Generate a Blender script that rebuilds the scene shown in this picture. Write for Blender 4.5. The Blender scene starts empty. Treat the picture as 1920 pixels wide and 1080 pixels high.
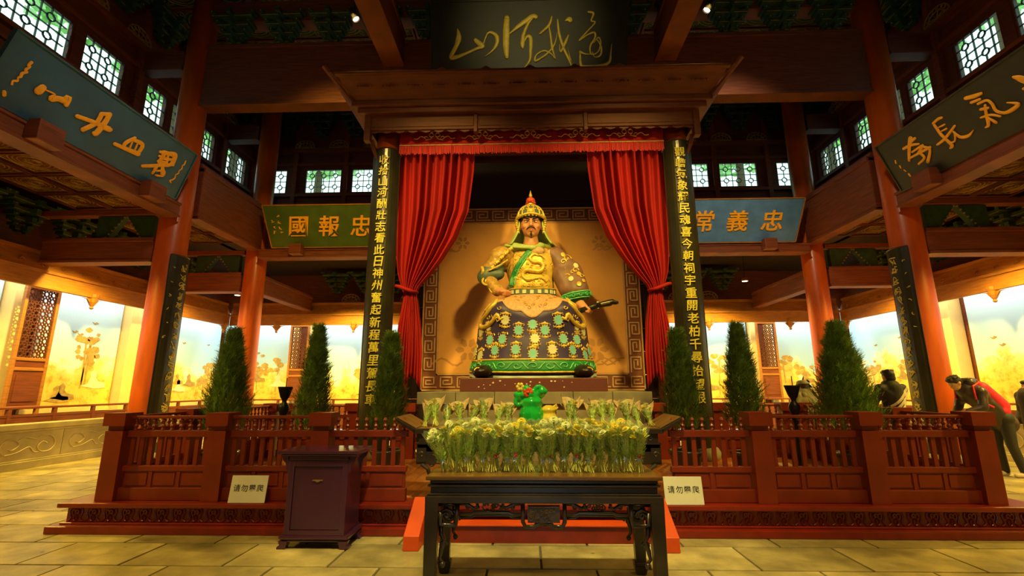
import bpy, bmesh, math, random
import numpy as np
from mathutils import Vector, Matrix, Euler
random.seed(7)
PI = math.pi
SC = bpy.context.scene
COL = SC.collection

# ------------------------------------------------------------------ camera
F_PX, PITCH, YAW, ROLL = 885.1, 11.90, -1.71, -0.16
cam_d = bpy.data.cameras.new('camera')
cam_d.sensor_width = 36.0
cam_d.lens = 36.0 * F_PX / 1920.0
cam_d.clip_end = 200
cam = bpy.data.objects.new('camera', cam_d)
COL.objects.link(cam)
_p, _y, _r = [math.radians(a) for a in (PITCH, YAW, ROLL)]
_f = Vector((math.sin(_y) * math.cos(_p), math.cos(_y) * math.cos(_p), math.sin(_p)))
_rt = Vector((math.cos(_y), -math.sin(_y), 0))
_up = _rt.cross(_f)
_r2 = math.cos(_r) * _rt + math.sin(_r) * _up
_u2 = -math.sin(_r) * _rt + math.cos(_r) * _up
cam.matrix_world = Matrix(((_r2.x, _u2.x, -_f.x, -0.114), (_r2.y, _u2.y, -_f.y, 0.0), (_r2.z, _u2.z, -_f.z, 1.5), (0, 0, 0, 1)))
SC.camera = cam

# ------------------------------------------------------------------ world, view, lamps
SC.view_settings.view_transform = 'Standard'
SC.view_settings.look = 'None'
SC.view_settings.gamma = 1.0
SC.view_settings.use_curve_mapping = False
SC.view_settings.exposure = 0.0
SC.cycles.use_denoising = True
SC.cycles.max_bounces = 6
SC.cycles.sample_clamp_indirect = 4.0
world = bpy.data.worlds.new('World'); SC.world = world
world.use_nodes = True
_wn = world.node_tree.nodes; _wl = world.node_tree.links
_bg = _wn['Background']
_bg.inputs[0].default_value = (0.72, 0.90, 0.92, 1)
_bg.inputs[1].default_value = 2.2

def area(name, loc, rot, size, size_y, power, col, spread=180):
    d = bpy.data.lights.new(name, 'AREA'); d.shape = 'RECTANGLE'; d.size = size; d.size_y = size_y
    d.energy = power; d.color = col; d.spread = math.radians(spread)
    o = bpy.data.objects.new(name, d); COL.objects.link(o)
    o.location = loc; o.rotation_euler = rot
    return o
def spot(name, loc, target, power, col, angle=50, blend=.6, radius=.08):
    d = bpy.data.lights.new(name, 'SPOT'); d.energy = power; d.color = col
    d.spot_size = math.radians(angle); d.spot_blend = blend; d.shadow_soft_size = radius
    o = bpy.data.objects.new(name, d); COL.objects.link(o); o.location = loc
    o.rotation_euler = (Vector(target) - Vector(loc)).to_track_quat('-Z', 'Y').to_euler()
    return o
def point(name, loc, power, col, radius=.15):
    d = bpy.data.lights.new(name, 'POINT'); d.energy = power; d.color = col; d.shadow_soft_size = radius
    o = bpy.data.objects.new(name, d); COL.objects.link(o); o.location = loc
    return o
WARM = (1.0, 0.66, 0.15); AMBER = (1.0, 0.58, 0.13); CREAM = (1.0, 0.90, 0.62); GOLDEN = (1.0, 0.68, 0.10)
COVE = (1.0, .93, .76)
# fluorescent coves behind the hanging frieze, washing the murals (left, right, back)
area('cove_light_left', (-11.30, 9.0, 4.40), (0, math.radians(10), 0), .2, 17.0, 300, COVE)
area('cove_light_right', (11.30, 9.0, 4.40), (0, math.radians(-10), 0), .2, 17.0, 300, COVE)
area('cove_light_back', (0, 17.25, 4.40), (math.radians(10), 0, 0), 22.0, .2, 440, COVE)
# golden downlights hanging in the aisles
for _x, _y2 in [(-9.4, 3.6), (-9.4, 7.0), (-9.4, 10.4), (-9.4, 13.6), (9.4, 3.6), (9.4, 7.0), (9.4, 10.4), (9.4, 13.6), (-6.2, 15.4), (-2, 15.4), (2, 15.4), (6.2, 15.4)]:
    spot('aisle_downlight', (_x, _y2, 4.75), (_x, _y2, 0), 1150, GOLDEN, 150, .5, .12)
# statue spots sit at the beam lamps; the other spots are added, without fixtures
spot('statue_spot_left', (-3.60, 8.05, 8.9), (0.0, 9.2, 3.0), 420, WARM, 75, 1, .3)
spot('statue_spot_right', (3.60, 8.05, 8.9), (0.0, 9.2, 3.0), 420, WARM, 75, 1, .3)
spot('front_spot_left', (-3.3, 2.0, 8.9), (-.8, 9.4, 2.9), 5200, WARM, 39, .8, .35)
spot('front_spot_right', (3.3, 2.0, 8.9), (.8, 9.4, 2.9), 5200, WARM, 39, .8, .35)
spot('table_spot', (0.0, 1.6, 8.6), (0.0, 4.4, 1.0), 3900, (1, .82, .26), 40, 1, .2)
spot('fence_spot_left', (-3.4, 0.5, 8.8), (-4.4, 6.0, .6), 1000, WARM, 62, 1, .3)
spot('fence_spot_right', (3.4, 0.5, 8.8), (4.4, 6.0, .6), 1000, WARM, 62, 1, .3)
spot('added_plaque_spot_left', (-3.4, 6.5, 8.9), (-5.7, 13.0, 5.6), 1300, GOLDEN, 46, 1, .2)  # unseen pair added to brighten the back plaques
spot('added_plaque_spot_right', (3.4, 6.5, 8.9), (5.7, 13.0, 5.6), 1300, (1, .80, .48), 46, 1, .2)
spot('added_aisle_plaque_spot_left', (-3.4, 5.5, 8.9), (-7.5, 7.9, 6.0), 430, (1, .80, .52), 60, 1, .2)  # unseen pair added to bring out the aisle plaque strokes
spot('added_aisle_plaque_spot_right', (3.4, 5.5, 8.9), (7.5, 7.9, 6.0), 430, (1, .80, .52), 60, 1, .2)
spot('added_board_spot_left', (-3.3, 1.0, 8.8), (-2.8, 8.4, 3.2), 800, GOLDEN, 32, 1, .2)  # unseen pair added because the pillar couplets read too dim
spot('added_board_spot_right', (3.3, 1.0, 8.8), (2.8, 8.4, 3.2), 800, GOLDEN, 32, 1, .2)
spot('black_plaque_spot', (0.0, 1.0, 8.6), (0.0, 8.8, 9.1), 800, (1, .80, .30), 28, 1, .2)
spot('added_girder_spot_left', (-2.0, 1.0, 6.0), (-6.0, 10.0, 8.4), 170, AMBER, 80, 1, .3)  # added pair hanging on nothing, lifts the dark upper beams
spot('added_girder_spot_right', (2.0, 1.0, 6.0), (6.0, 10.0, 8.4), 170, AMBER, 80, 1, .3)
STROKE_TOP= [[[-1.53,0.978,0.024],[-1.504,0.796,0.118],[-1.567,0.611,0.095],[-1.674,0.415,0.095],[-1.619,0.374,0.095],[-1.39,0.443,0.066],[-1.124,0.554,0.066],[-0.991,0.598,0.095],[-1.074,0.669,0.118],[-1.145,0.736,0.085]],[[-0.979,0.644,0.033],[-0.892,0.851,0.038],[-0.808,0.884,0.061],[-0.69,0.8,0.094],[-0.692,0.637,0.08],[-0.789,0.5,0.047],[-0.958,0.375,0.009]],[[-0.466,1.177,0.117],[-0.486,0.865,0.155],[-0.489,0.539,0.142],[-0.475,0.364,0.085]],[[-0.422,0.84,0.033],[-0.21,1.009,0.094],[-0.043,1.12,0.108],[0.089,1.203,0.103],[0.153,1.185,0.094]],[[0.076,1.164,0.056],[-0.032,1.016,0.061],[-0.117,0.809,0.085],[-0.138,0.624,0.108],[-0.131,0.543,0.047]],[[-0.131,0.624,0.028],[-0.034,0.784,0.071],[0.037,0.736,0.094],[0.035,0.504,0.08],[0.009,0.272,0.061],[-0.148,0.084,0.012]],[[0.492,1.176,0.042],[0.431,1.005,0.061],[0.24,0.836,0.047]],[[0.431,0.982,0.037],[0.465,0.772,0.052],[0.5,0.516,0.056],[0.57,0.294,0.024]],[[0.608,0.862,0.009],[0.548,0.608,0.038],[0.404,0.426,0.047],[0.236,0.313,0.047],[0.129,0.269,0.047],[0.153,0.385,0.038],[0.309,0.474,0.042],[0.451,0.425,0.038],[0.558,0.306,0.033]],[[0.617,1.116,0.033],[0.644,0.838,0.061],[0.737,0.534,0.066],[0.855,0.276,0.056],[0.902,0.158,0.042]],[[0.845,0.786,0.033],[0.785,0.649,0.07],[0.677,0.443,0.042],[0.654,0.606,0.019]],[[0.82,0.532,0.007],[0.902,0.228,0.033]],[[0.775,1.084,0.019],[0.858,1.121,0.103],[0.882,1.097,0.107]],[[1.272,1.26,0.047],[1.378,1.223,0.056],[1.33,1.075,0.037],[1.413,1.038,0.033],[1.236,0.846,0.033],[1.07,0.67,0.037],[1.235,0.777,0.033],[1.389,0.831,0.047],[1.412,0.727,0.042],[1.306,0.544,0.042],[1.329,0.381,0.033],[1.471,0.424,0.033],[1.53,0.608,0.033],[1.483,0.725,0.037],[1.377,0.612,0.028],[1.448,0.68,0.023],[1.542,0.515,0.042],[1.518,0.354,0.042],[1.4,0.322,0.023],[1.353,0.427,0.019]],[[1.092,0.433,0.061],[1.211,0.384,0.033],[1.306,0.382,0.028]],[[1.092,0.41,0.038],[1.104,0.177,0.066],[1.187,0.129,0.056],[1.518,0.133,0.066],[1.708,0.21,0.061],[1.743,0.395,0.033],[1.762,0.58,0.012]]]
STROKE_LEFT= [[[0.627,0.459,0.124],[0.645,0.536,0.11]],[[0.7,0.531,0.024],[0.825,0.544,0.035],[0.821,0.46,0.099],[0.896,0.515,0.09],[0.987,0.549,0.113],[1.015,0.619,0.103],[1.042,0.506,0.088]],[[1.276,0.435,0.07],[1.505,0.487,0.073],[1.81,0.527,0.101],[1.855,0.538,0.072]],[[1.578,0.676,0.086],[1.589,0.507,0.085],[1.472,0.292,0.083]],[[1.694,0.755,0.088],[1.705,0.584,0.099],[1.685,0.358,0.104],[1.65,0.336,0.069]],[[1.57,0.688,0.063],[1.694,0.755,0.076]],[[2.062,0.358,0.068],[2.336,0.391,0.084],[2.55,0.421,0.101]],[[2.316,0.645,0.065],[2.223,0.474,0.083],[2.237,0.37,0.051]],[[2.308,0.601,0.065],[2.517,0.614,0.087],[2.541,0.435,0.08]],[[2.321,0.553,0.026],[2.339,0.431,0.039]],[[2.423,0.576,0.026],[2.446,0.456,0.039]],[[2.999,0.72,0.087],[3.254,0.785,0.083]],[[3.041,0.724,0.073],[3.028,0.494,0.08],[3.273,0.567,0.083],[3.243,0.799,0.075]],[[3.05,0.587,0.044],[3.246,0.668,0.045]],[[2.764,0.261,0.069],[2.99,0.392,0.079],[3.173,0.513,0.067]],[[3.022,0.41,0.065],[3.037,0.297,0.072]],[[3.146,0.457,0.074],[3.236,0.333,0.112]],[[2.914,0.683,0.057],[3.061,0.728,0.059]],[[2.951,0.6,0.05],[3.104,0.638,0.051]],[[2.991,0.502,0.058],[3.16,0.562,0.059]],[[2.962,0.727,0.043],[3.06,0.511,0.051]],[[3.094,0.747,0.059],[3.189,0.542,0.059]],[[3.085,0.758,0.059],[3.26,0.809,0.068],[3.33,0.606,0.061]],[[3.198,0.542,0.052],[3.345,0.598,0.053]],[[3.145,0.652,0.037],[3.295,0.704,0.038]],[[3.043,0.381,0.051],[3.036,0.237,0.058]],[[3.087,0.32,0.044],[3.239,0.392,0.045],[3.269,0.293,0.045],[3.126,0.235,0.044]]]
STROKE_LEFT_SMALL= [[[3.553,0.814,0.024],[3.568,0.729,0.036],[3.544,0.694,0.02],[3.572,0.624,0.035],[3.545,0.567,0.023],[3.563,0.504,0.031],[3.528,0.452,0.019],[3.551,0.388,0.031],[3.525,0.324,0.035],[3.484,0.283,0.031],[3.541,0.257,0.023]],[[0.347,0.767,0.045],[0.338,0.699,0.036],[0.366,0.706,0.027],[0.344,0.627,0.045],[0.379,0.609,0.027],[0.336,0.559,0.045],[0.344,0.504,0.045],[0.326,0.474,0.027],[0.342,0.426,0.036],[0.301,0.395,0.031],[0.314,0.344,0.035]],[[0.295,0.192,0.057],[0.317,0.154,0.057]]]
STROKE_RIGHT= [[[-1.073,0.754,0.039],[-1.022,0.686,0.095],[-0.982,0.601,0.094],[-0.936,0.499,0.056]],[[-1.064,0.52,0.046],[-0.955,0.436,0.056]],[[-0.869,0.575,0.037],[-0.996,0.337,0.049]],[[-1.793,0.881,0.067],[-1.673,0.834,0.074],[-1.566,0.81,0.051]],[[-1.764,0.772,0.049],[-1.636,0.741,0.047]],[[-1.694,0.692,0.043],[-1.564,0.668,0.042],[-1.532,0.574,0.046],[-1.546,0.444,0.05],[-1.471,0.35,0.053],[-1.35,0.332,0.068],[-1.245,0.363,0.055],[-1.351,0.468,0.02]],[[-1.712,0.59,0.052],[-1.617,0.551,0.047]],[[-1.624,0.613,0.039],[-1.697,0.466,0.052],[-1.762,0.313,0.056],[-1.821,0.295,0.031]],[[-1.789,0.474,0.035],[-1.648,0.432,0.043],[-1.548,0.335,0.033]],[[-1.706,0.416,0.03],[-1.652,0.281,0.047]],[[-2.483,0.828,0.05],[-2.369,0.843,0.054],[-2.305,0.83,0.044]],[[-2.488,0.8,0.045],[-2.493,0.585,0.06],[-2.472,0.449,0.054],[-2.452,0.314,0.069],[-2.501,0.284,0.045]],[[-2.448,0.711,0.03],[-2.339,0.7,0.034]],[[-2.463,0.628,0.03],[-2.354,0.618,0.034]],[[-2.658,0.456,0.046],[-2.477,0.483,0.055],[-2.21,0.583,0.043]],[[-2.482,0.394,0.025],[-2.368,0.354,0.034],[-2.281,0.479,0.029]],[[-2.286,0.513,0.029],[-2.248,0.368,0.057],[-2.122,0.318,0.056],[-2.004,0.358,0.014]],[[-3.259,0.724,0.057],[-3.098,0.709,0.061],[-2.944,0.647,0.038]],[[-3.014,0.821,0.093],[-3.155,0.678,0.073],[-3.31,0.471,0.057]],[[-2.945,0.778,0.06],[-3.064,0.754,0.05]],[[-3.159,0.581,0.039],[-2.893,0.584,0.053],[-3.043,0.513,0.055]],[[-3.251,0.503,0.045],[-2.807,0.484,0.058]],[[-3.043,0.513,0.06],[-3.018,0.369,0.054],[-3.186,0.318,0.045]],[[-2.909,0.562,0.048],[-2.831,0.451,0.047],[-3.01,0.268,0.07]]]
STROKE_RIGHT_SMALL= [[[-3.57,0.611,0.03],[-3.592,0.562,0.036]],[[-3.557,0.474,0.036],[-3.564,0.427,0.03]],[[-3.53,0.358,0.029],[-3.515,0.316,0.023]],[[-3.496,0.246,0.041],[-3.496,0.199,0.041]]]
# ------------------------------------------------------------------ materials
def nmat(name, base, rough=.6, metal=0.0, var=.25, scale=6.0, bump=.0, stretch=(1, 1, 1), base2=None, perobj=0.0, coat=0.0, emis=None, estr=0, spec=None, grain=False):
    m = bpy.data.materials.new(name); m.use_nodes = True
    n = m.node_tree.nodes; l = m.node_tree.links
    b = n['Principled BSDF']
    b.inputs['Roughness'].default_value = rough
    b.inputs['Metallic'].default_value = metal
    if coat: b.inputs['Coat Weight'].default_value = coat; b.inputs['Coat Roughness'].default_value = .15
    if spec is not None: b.inputs['Specular IOR Level'].default_value = spec
    tc = n.new('ShaderNodeTexCoord'); mp = n.new('ShaderNodeMapping')
    mp.inputs['Scale'].default_value = stretch
    l.new(tc.outputs['Object'], mp.inputs['Vector'])
    nz = n.new('ShaderNodeTexNoise'); nz.inputs['Scale'].default_value = scale; nz.inputs['Detail'].default_value = 5
    l.new(mp.outputs[0], nz.inputs['Vector'])
    rp = n.new('ShaderNodeValToRGB')
    c1 = base; c2 = base2 if base2 else tuple(c * (1 - var) for c in base)
    rp.color_ramp.elements[0].position = .33; rp.color_ramp.elements[1].position = .68
    rp.color_ramp.elements[0].color = (*c2, 1); rp.color_ramp.elements[1].color = (*c1, 1)
    l.new(nz.outputs['Fac'], rp.inputs[0])
    out = rp.outputs[0]
    if perobj:
        oi = n.new('ShaderNodeObjectInfo'); hv = n.new('ShaderNodeHueSaturation')
        mr = n.new('ShaderNodeMapRange'); mr.inputs[3].default_value = 1 - perobj; mr.inputs[4].default_value = 1 + perobj
        l.new(oi.outputs['Random'], mr.inputs[0]); l.new(mr.outputs[0], hv.inputs['Value'])
        l.new(out, hv.inputs['Color']); out = hv.outputs[0]
    l.new(out, b.inputs['Base Color'])
    if bump:
        bp = n.new('ShaderNodeBump'); bp.inputs['Strength'].default_value = bump; bp.inputs['Distance'].default_value = .02
        l.new(nz.outputs['Fac'], bp.inputs['Height']); l.new(bp.outputs[0], b.inputs['Normal'])
    if emis:
        b.inputs['Emission Color'].default_value = (*emis, 1); b.inputs['Emission Strength'].default_value = estr
    return m
M = {}
M['wood_dark'] = nmat('dark_wood', (.15, .034, .010), .64, var=.45, scale=3, stretch=(1, 1, 9), bump=.12)
M['beam'] = nmat('beam_wood', (.225, .050, .012), .6, var=.45, scale=2.2, stretch=(1, 1, 14), bump=.15)
M['canopy'] = nmat('canopy_wood', (.165, .040, .012), .62, var=.4, scale=2.5, stretch=(1, 1, 9), bump=.12)
M['frieze'] = nmat('frieze_wood', (.42, .165, .022), .6, var=.35, scale=3, stretch=(1, 1, 8), bump=.1)
M['lacquer'] = nmat('red_lacquer_column', (.56, .092, .004), .40, var=.3, scale=2, stretch=(3, 3, .6), coat=.1)
M['fence'] = nmat('fence_red', (.25, .024, .0025), .46, var=.28, scale=4, stretch=(1, 1, 1), coat=.04)
M['step'] = nmat('step_red', (.66, .070, .003), .5, var=.2, scale=4)
M['plinth'] = nmat('plinth_red', (.25, .016, .004), .36, var=.3, scale=5, coat=.15)
M['plank'] = nmat('platform_plank', (.60, .19, .035), .45, var=.35, scale=3, stretch=(8, 1, 1), perobj=.15)
M['green_paint'] = nmat('green_bracket_paint', (.020, .070, .026), .7, var=.5, scale=9)
M['teal_paint'] = nmat('teal_bracket_paint', (.018, .075, .055), .7, var=.5, scale=9)
M['ceil'] = nmat('ceiling_paint', (.030, .011, .006), .8, var=.5, scale=4)
M['gold'] = nmat('gold_leaf', (.85, .50, .08), .38, .55, var=.25, scale=14)
M['gold_flat'] = nmat('gold_paint', (.98, .44, .015), .5, .0, var=.15, scale=14)
M['gold_dim'] = nmat('gold_pattern_paint', (.36, .22, .055), .55, .2, var=.4, scale=14)
M['yellow_ink'] = nmat('yellow_character_paint', (.78, .70, .06), .5, 0, var=.2, scale=10)
M['olive_gold'] = nmat('plaque_gold', (.62, .47, .05), .45, .1, var=.3, scale=10)
M['board'] = nmat('couplet_board_lacquer', (.030, .028, .008), .38, var=.4, scale=3, coat=.2)
M['plq_black'] = nmat('plaque_black', (.010, .013, .009), .5, var=.4, scale=4)
M['plq_blue'] = nmat('plaque_blue', (.085, .24, .50), .55, var=.3, scale=3)
M['plq_teal'] = nmat('plaque_teal_blue', (.022, .105, .22), .5, var=.4, scale=1.2)
M['plq_green'] = nmat('plaque_green', (.065, .120, .012), .55, var=.3, scale=3)
M['plq_dark'] = nmat('plaque_near_black', (.020, .020, .010), .5, var=.4, scale=3)
M['marble'] = nmat('warm_carved_stone', (.46, .38, .20), .6, var=.3, scale=2.5, bump=.15)
M['grey_stone'] = nmat('grey_stone', (.33, .31, .20), .6, var=.35, scale=3, bump=.1)
M['plaster'] = nmat('yellow_plaster', (.80, .62, .24), .8, var=.12, scale=3)
M['slab'] = nmat('floor_stone', (.62, .50, .24), .42, scale=2.4, base2=(.30, .245, .12), bump=.12, perobj=.24)
_n = M['slab'].node_tree.nodes; _l = M['slab'].node_tree.links
_g = _n.new('ShaderNodeNewGeometry'); _z = _n.new('ShaderNodeTexNoise'); _z.inputs['Scale'].default_value = 1.1; _z.inputs['Detail'].default_value = 9; _z.inputs['Roughness'].default_value = .68
_l.new(_g.outputs['Position'], _z.inputs['Vector'])
_rp = _n.new('ShaderNodeValToRGB'); _rp.color_ramp.elements[0].position = .34; _rp.color_ramp.elements[1].position = .62; _rp.color_ramp.elements[0].color = (.50, .50, .46, 1); _rp.color_ramp.elements[1].color = (1.1, 1.1, 1.1, 1)
_l.new(_z.outputs['Fac'], _rp.inputs[0])
_v = _n.new('ShaderNodeTexVoronoi'); _v.inputs['Scale'].default_value = 2.3; _l.new(_g.outputs['Position'], _v.inputs['Vector'])
_mr = _n.new('ShaderNodeMapRange'); _mr.inputs[1].default_value = .025; _mr.inputs[2].default_value = .06; _mr.inputs[3].default_value = .25; _l.new(_v.outputs['Distance'], _mr.inputs[0])
_m1 = _n.new('ShaderNodeMix'); _m1.data_type = 'RGBA'; _m1.blend_type = 'MULTIPLY'; _m1.inputs[0].default_value = 1
_m2 = _n.new('ShaderNodeMix'); _m2.data_type = 'RGBA'; _m2.blend_type = 'MULTIPLY'; _m2.inputs[0].default_value = 1
_b = _n['Principled BSDF']; _src = _b.inputs['Base Color'].links[0].from_socket
_l.new(_src, _m1.inputs[6]); _l.new(_rp.outputs[0], _m1.inputs[7]); _l.new(_m1.outputs[2], _m2.inputs[6]); _l.new(_mr.outputs[0], _m2.inputs[7]); _l.new(_m2.outputs[2], _b.inputs['Base Color'])
M['slab_joint'] = nmat('floor_joint', (.10, .085, .05), .9, var=.3)
M['curtain'] = nmat('red_velvet', (.40, .002, .002), .85, var=.25, scale=3, stretch=(1, 1, .3))
M['curtain'].node_tree.nodes['Principled BSDF'].inputs['Sheen Weight'].default_value = .0
M['fringe'] = nmat('red_fringe', (.70, .012, .012), .7, var=.4, scale=40, stretch=(1, 1, .1))
M['altar_wood'] = nmat('black_altar_wood', (.038, .024, .016), .30, var=.5, scale=5, coat=.35)
M['altar_top'] = nmat('altar_top_wood', (.26, .13, .035), .36, var=.4, scale=4, stretch=(1, 7, 1))
M['table_top'] = nmat('table_top_wood', (.20, .085, .02), .28, var=.5, scale=3, stretch=(.6, 8, 1), coat=.4)
M['box_purple'] = nmat('purple_black_lacquer', (.075, .016, .062), .28, var=.3, scale=2, coat=.5)
M['brass'] = nmat('brass', (.75, .55, .25), .3, .9, var=.2)
M['board_cream'] = nmat('cream_placard', (.78, .76, .62), .6, var=.08)
M['ink'] = nmat('black_ink', (.02, .02, .02), .6)
M['pot'] = nmat('dark_plant_pot', (.035, .028, .025), .35, var=.4, coat=.3)
M['soil'] = nmat('soil', (.05, .03, .015), .9)
M['trunk'] = nmat('bark', (.12, .07, .03), .9, bump=.3)
M['iron'] = nmat('black_iron', (.022, .020, .016), .4, .4, var=.4)
M['leaf1'] = nmat('conifer_leaf', (.23, .42, .05), .65, var=.55, scale=7, perobj=.1)
M['stem'] = nmat('cut_stem', (.86, .86, .16), .6, var=.3, scale=30, perobj=.2)
M['foliage'] = nmat('bouquet_leaf', (.50, .74, .08), .6, var=.4, scale=30, perobj=.3)
M['petal_y'] = nmat('yellow_petal', (1.0, .80, .04), .6, var=.2, scale=20, perobj=.12)
M['petal_w'] = nmat('cream_petal', (.97, .95, .48), .6, var=.15, scale=20)
M['petal_r'] = nmat('red_petal', (.75, .03, .05), .6)
M['ribbon'] = nmat('pale_blue_ribbon', (.62, .74, .95), .4)
M['paper'] = nmat('tan_wrapping_net', (.62, .42, .17), .7, var=.3, scale=25)
def glassy(name, col, alpha, rough=.15):
    m = nmat(name, col, rough, var=.1, scale=20, spec=.8); b = m.node_tree.nodes['Principled BSDF']
    b.inputs['Alpha'].default_value = alpha
    return m
M['cello'] = glassy('clear_cellophane', (.90, .95, .50), .13, .10)
M['jade'] = nmat('green_glaze', (.015, .50, .055), .16, var=.35, scale=8, coat=.6)
M['jade_y'] = nmat('yellow_glaze', (.85, .60, .05), .2, var=.2, coat=.5)
M['jade_r'] = nmat('red_glaze', (.80, .10, .02), .2, var=.2, coat=.5)
M['tan'] = nmat('backdrop_ochre', (.80, .42, .11), .7, scale=1.1, base2=(.66, .32, .075))
M['tan_d'] = nmat('backdrop_flower_print', (.52, .26, .075), .7, var=.1)
M['key_dark'] = nmat('fret_ground_brown', (.22, .075, .035), .6, var=.2)
M['key_light'] = nmat('fret_line_cream', (.66, .42, .20), .6, var=.15)
M['black_panel'] = nmat('black_back_panel', (.020, .010, .012), .6, var=.3)
M['block'] = nmat('statue_block', (.14, .035, .025), .5, scale=22, base2=(.12, .035, .022), bump=.1)
# statue paints
M['s_skin'] = nmat('painted_skin', (.62, .27, .13), .5, var=.15)
M['s_gold'] = nmat('painted_gold', (.86, .62, .10), .4, .25, var=.35, scale=12, bump=.3)
M['s_tan'] = nmat('painted_tan_armour', (.58, .36, .08), .42, .1, var=.5, scale=16, bump=.5)
M['s_purple'] = nmat('painted_purple_robe', (.050, .036, .120), .5, var=.35, scale=2)
M['s_brown'] = nmat('painted_brown_sleeve', (.26, .14, .10), .5, var=.45, scale=4)
M['s_cyan'] = nmat('painted_cyan_medallion', (.22, .62, .58), .5, var=.2)
M['s_pale'] = nmat('painted_pale_medallion', (.66, .70, .42), .5, var=.2)
M['s_green'] = nmat('painted_green_band', (.02, .26, .06), .45, var=.3)
M['s_lgreen'] = nmat('painted_light_green', (.16, .62, .24), .45, var=.2)
M['s_scarf'] = nmat('painted_green_scarf', (.42, .58, .16), .5, var=.3, scale=4)
M['s_cream'] = nmat('painted_cream_apron', (.62, .40, .20), .5, scale=22, base2=(.46, .26, .11))
M['s_teal'] = nmat('painted_dark_teal', (.09, .14, .11), .5, var=.3)
M['s_under'] = nmat('painted_pale_underlayer', (.42, .58, .42), .5, var=.2)
M['s_black'] = nmat('painted_black', (.015, .012, .010), .4)
M['s_red'] = nmat('painted_red_plume', (.75, .09, .03), .45, var=.2)
M['s_white'] = nmat('painted_white', (.85, .80, .70), .5)
# people
M['skin'] = nmat('skin', (.60, .34, .20), .55, var=.1)
M['hair'] = nmat('black_hair', (.018, .012, .008), .55, var=.3)
M['puffer'] = nmat('dark_puffer_nylon', (.060, .042, .040), .35, var=.4, scale=8, bump=.3)
M['magenta'] = nmat('magenta_bag_cloth', (.80, .020, .070), .55, var=.15)
M['coat_black'] = nmat('black_coat_cloth', (.030, .026, .020), .7, var=.3)
M['coat_grey'] = nmat('grey_collar_cloth', (.30, .27, .18), .7, var=.2)
M['coat_brown'] = nmat('brown_coat_cloth', (.22, .12, .03), .7, var=.2)
M['stripe'] = nmat('white_stripe_cloth', (.75, .66, .50), .7, var=.1)
M['denim'] = nmat('dark_trousers', (.030, .028, .030), .7, var=.3)
M['shoe'] = nmat('pale_shoe', (.6, .5, .4), .5)
M['outleaf'] = nmat('outdoor_foliage', (.55, .92, .36), .6, var=.4, scale=2)

def mural_mat():
    m = bpy.data.materials.new('painted_mural'); m.use_nodes = True
    n = m.node_tree.nodes; l = m.node_tree.links; b = n['Principled BSDF']; b.inputs['Roughness'].default_value = .8
    tc = n.new('ShaderNodeTexCoord'); sp = n.new('ShaderNodeSeparateXYZ'); l.new(tc.outputs['Object'], sp.inputs[0])
    oi = n.new('ShaderNodeObjectInfo')
    ad = n.new('ShaderNodeVectorMath'); ad.operation = 'ADD'
    sc = n.new('ShaderNodeMath'); sc.operation = 'MULTIPLY'; sc.inputs[1].default_value = 37.0; l.new(oi.outputs['Random'], sc.inputs[0])
    cb = n.new('ShaderNodeCombineXYZ'); l.new(sc.outputs[0], cb.inputs[0]); l.new(sc.outputs[0], cb.inputs[2])
    l.new(tc.outputs['Object'], ad.inputs[0]); l.new(cb.outputs[0], ad.inputs[1])
    n1 = n.new('ShaderNodeTexNoise'); n1.inputs['Scale'].default_value = .9; n1.inputs['Detail'].default_value = 8; n1.inputs['Roughness'].default_value = .62
    l.new(ad.outputs[0], n1.inputs['Vector'])
    n2 = n.new('ShaderNodeTexNoise'); n2.inputs['Scale'].default_value = 3.2; n2.inputs['Detail'].default_value = 8; n2.inputs['Roughness'].default_value = .7
    l.new(ad.outputs[0], n2.inputs['Vector'])
    # height (local z 0..2.8) plus noise decides sky or painted land
    ma = n.new('ShaderNodeMath'); ma.operation = 'MULTIPLY_ADD'; ma.inputs[1].default_value = 3.2; l.new(n1.outputs['Fac'], ma.inputs[0])
    neg = n.new('ShaderNodeMath'); neg.operation = 'SUBTRACT'; neg.inputs[0].default_value = 0; l.new(sp.outputs['Z'], neg.inputs[1])
    l.new(neg.outputs[0], ma.inputs[2])
    r = n.new('ShaderNodeValToRGB'); r.color_ramp.elements[0].position = .30; r.color_ramp.elements[1].position = 1.05
    r.color_ramp.elements[0].color = (.44, .72, .90, 1); r.color_ramp.elements[1].color = (.90, .62, .10, 1)
    e = r.color_ramp.elements.new(.42); e.color = (.72, .78, .62, 1)
    e = r.color_ramp.elements.new(.60); e.color = (.90, .72, .25, 1)
    l.new(ma.outputs[0], r.inputs[0])
    r2 = n.new('ShaderNodeValToRGB'); r2.color_ramp.elements[0].position = .36; r2.color_ramp.elements[1].position = .52
    r2.color_ramp.elements[0].color = (.62, .46, .14, 1); r2.color_ramp.elements[1].color = (1, 1, 1, 1)
    l.new(n2.outputs['Fac'], r2.inputs[0])
    g = n.new('ShaderNodeMapRange'); g.inputs[1].default_value = .45; g.inputs[2].default_value = .9; l.new(ma.outputs[0], g.inputs[0])
    mx = n.new('ShaderNodeMix'); mx.data_type = 'RGBA'; mx.blend_type = 'MULTIPLY'
    l.new(g.outputs[0], mx.inputs[0]); l.new(r.outputs[0], mx.inputs[6]); l.new(r2.outputs[0], mx.inputs[7])
    l.new(mx.outputs[2], b.inputs['Base Color'])
    return m
M['mural'] = mural_mat()
M['mural_fig'] = nmat('painted_figure', (.62, .42, .09), .8, var=.4, scale=9)
M['mural_fig2'] = nmat('painted_dark_figure', (.48, .33, .10), .8, var=.4, scale=9)
M['mural_white'] = nmat('painted_white_figure', (.90, .86, .60), .8, var=.1)
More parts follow.
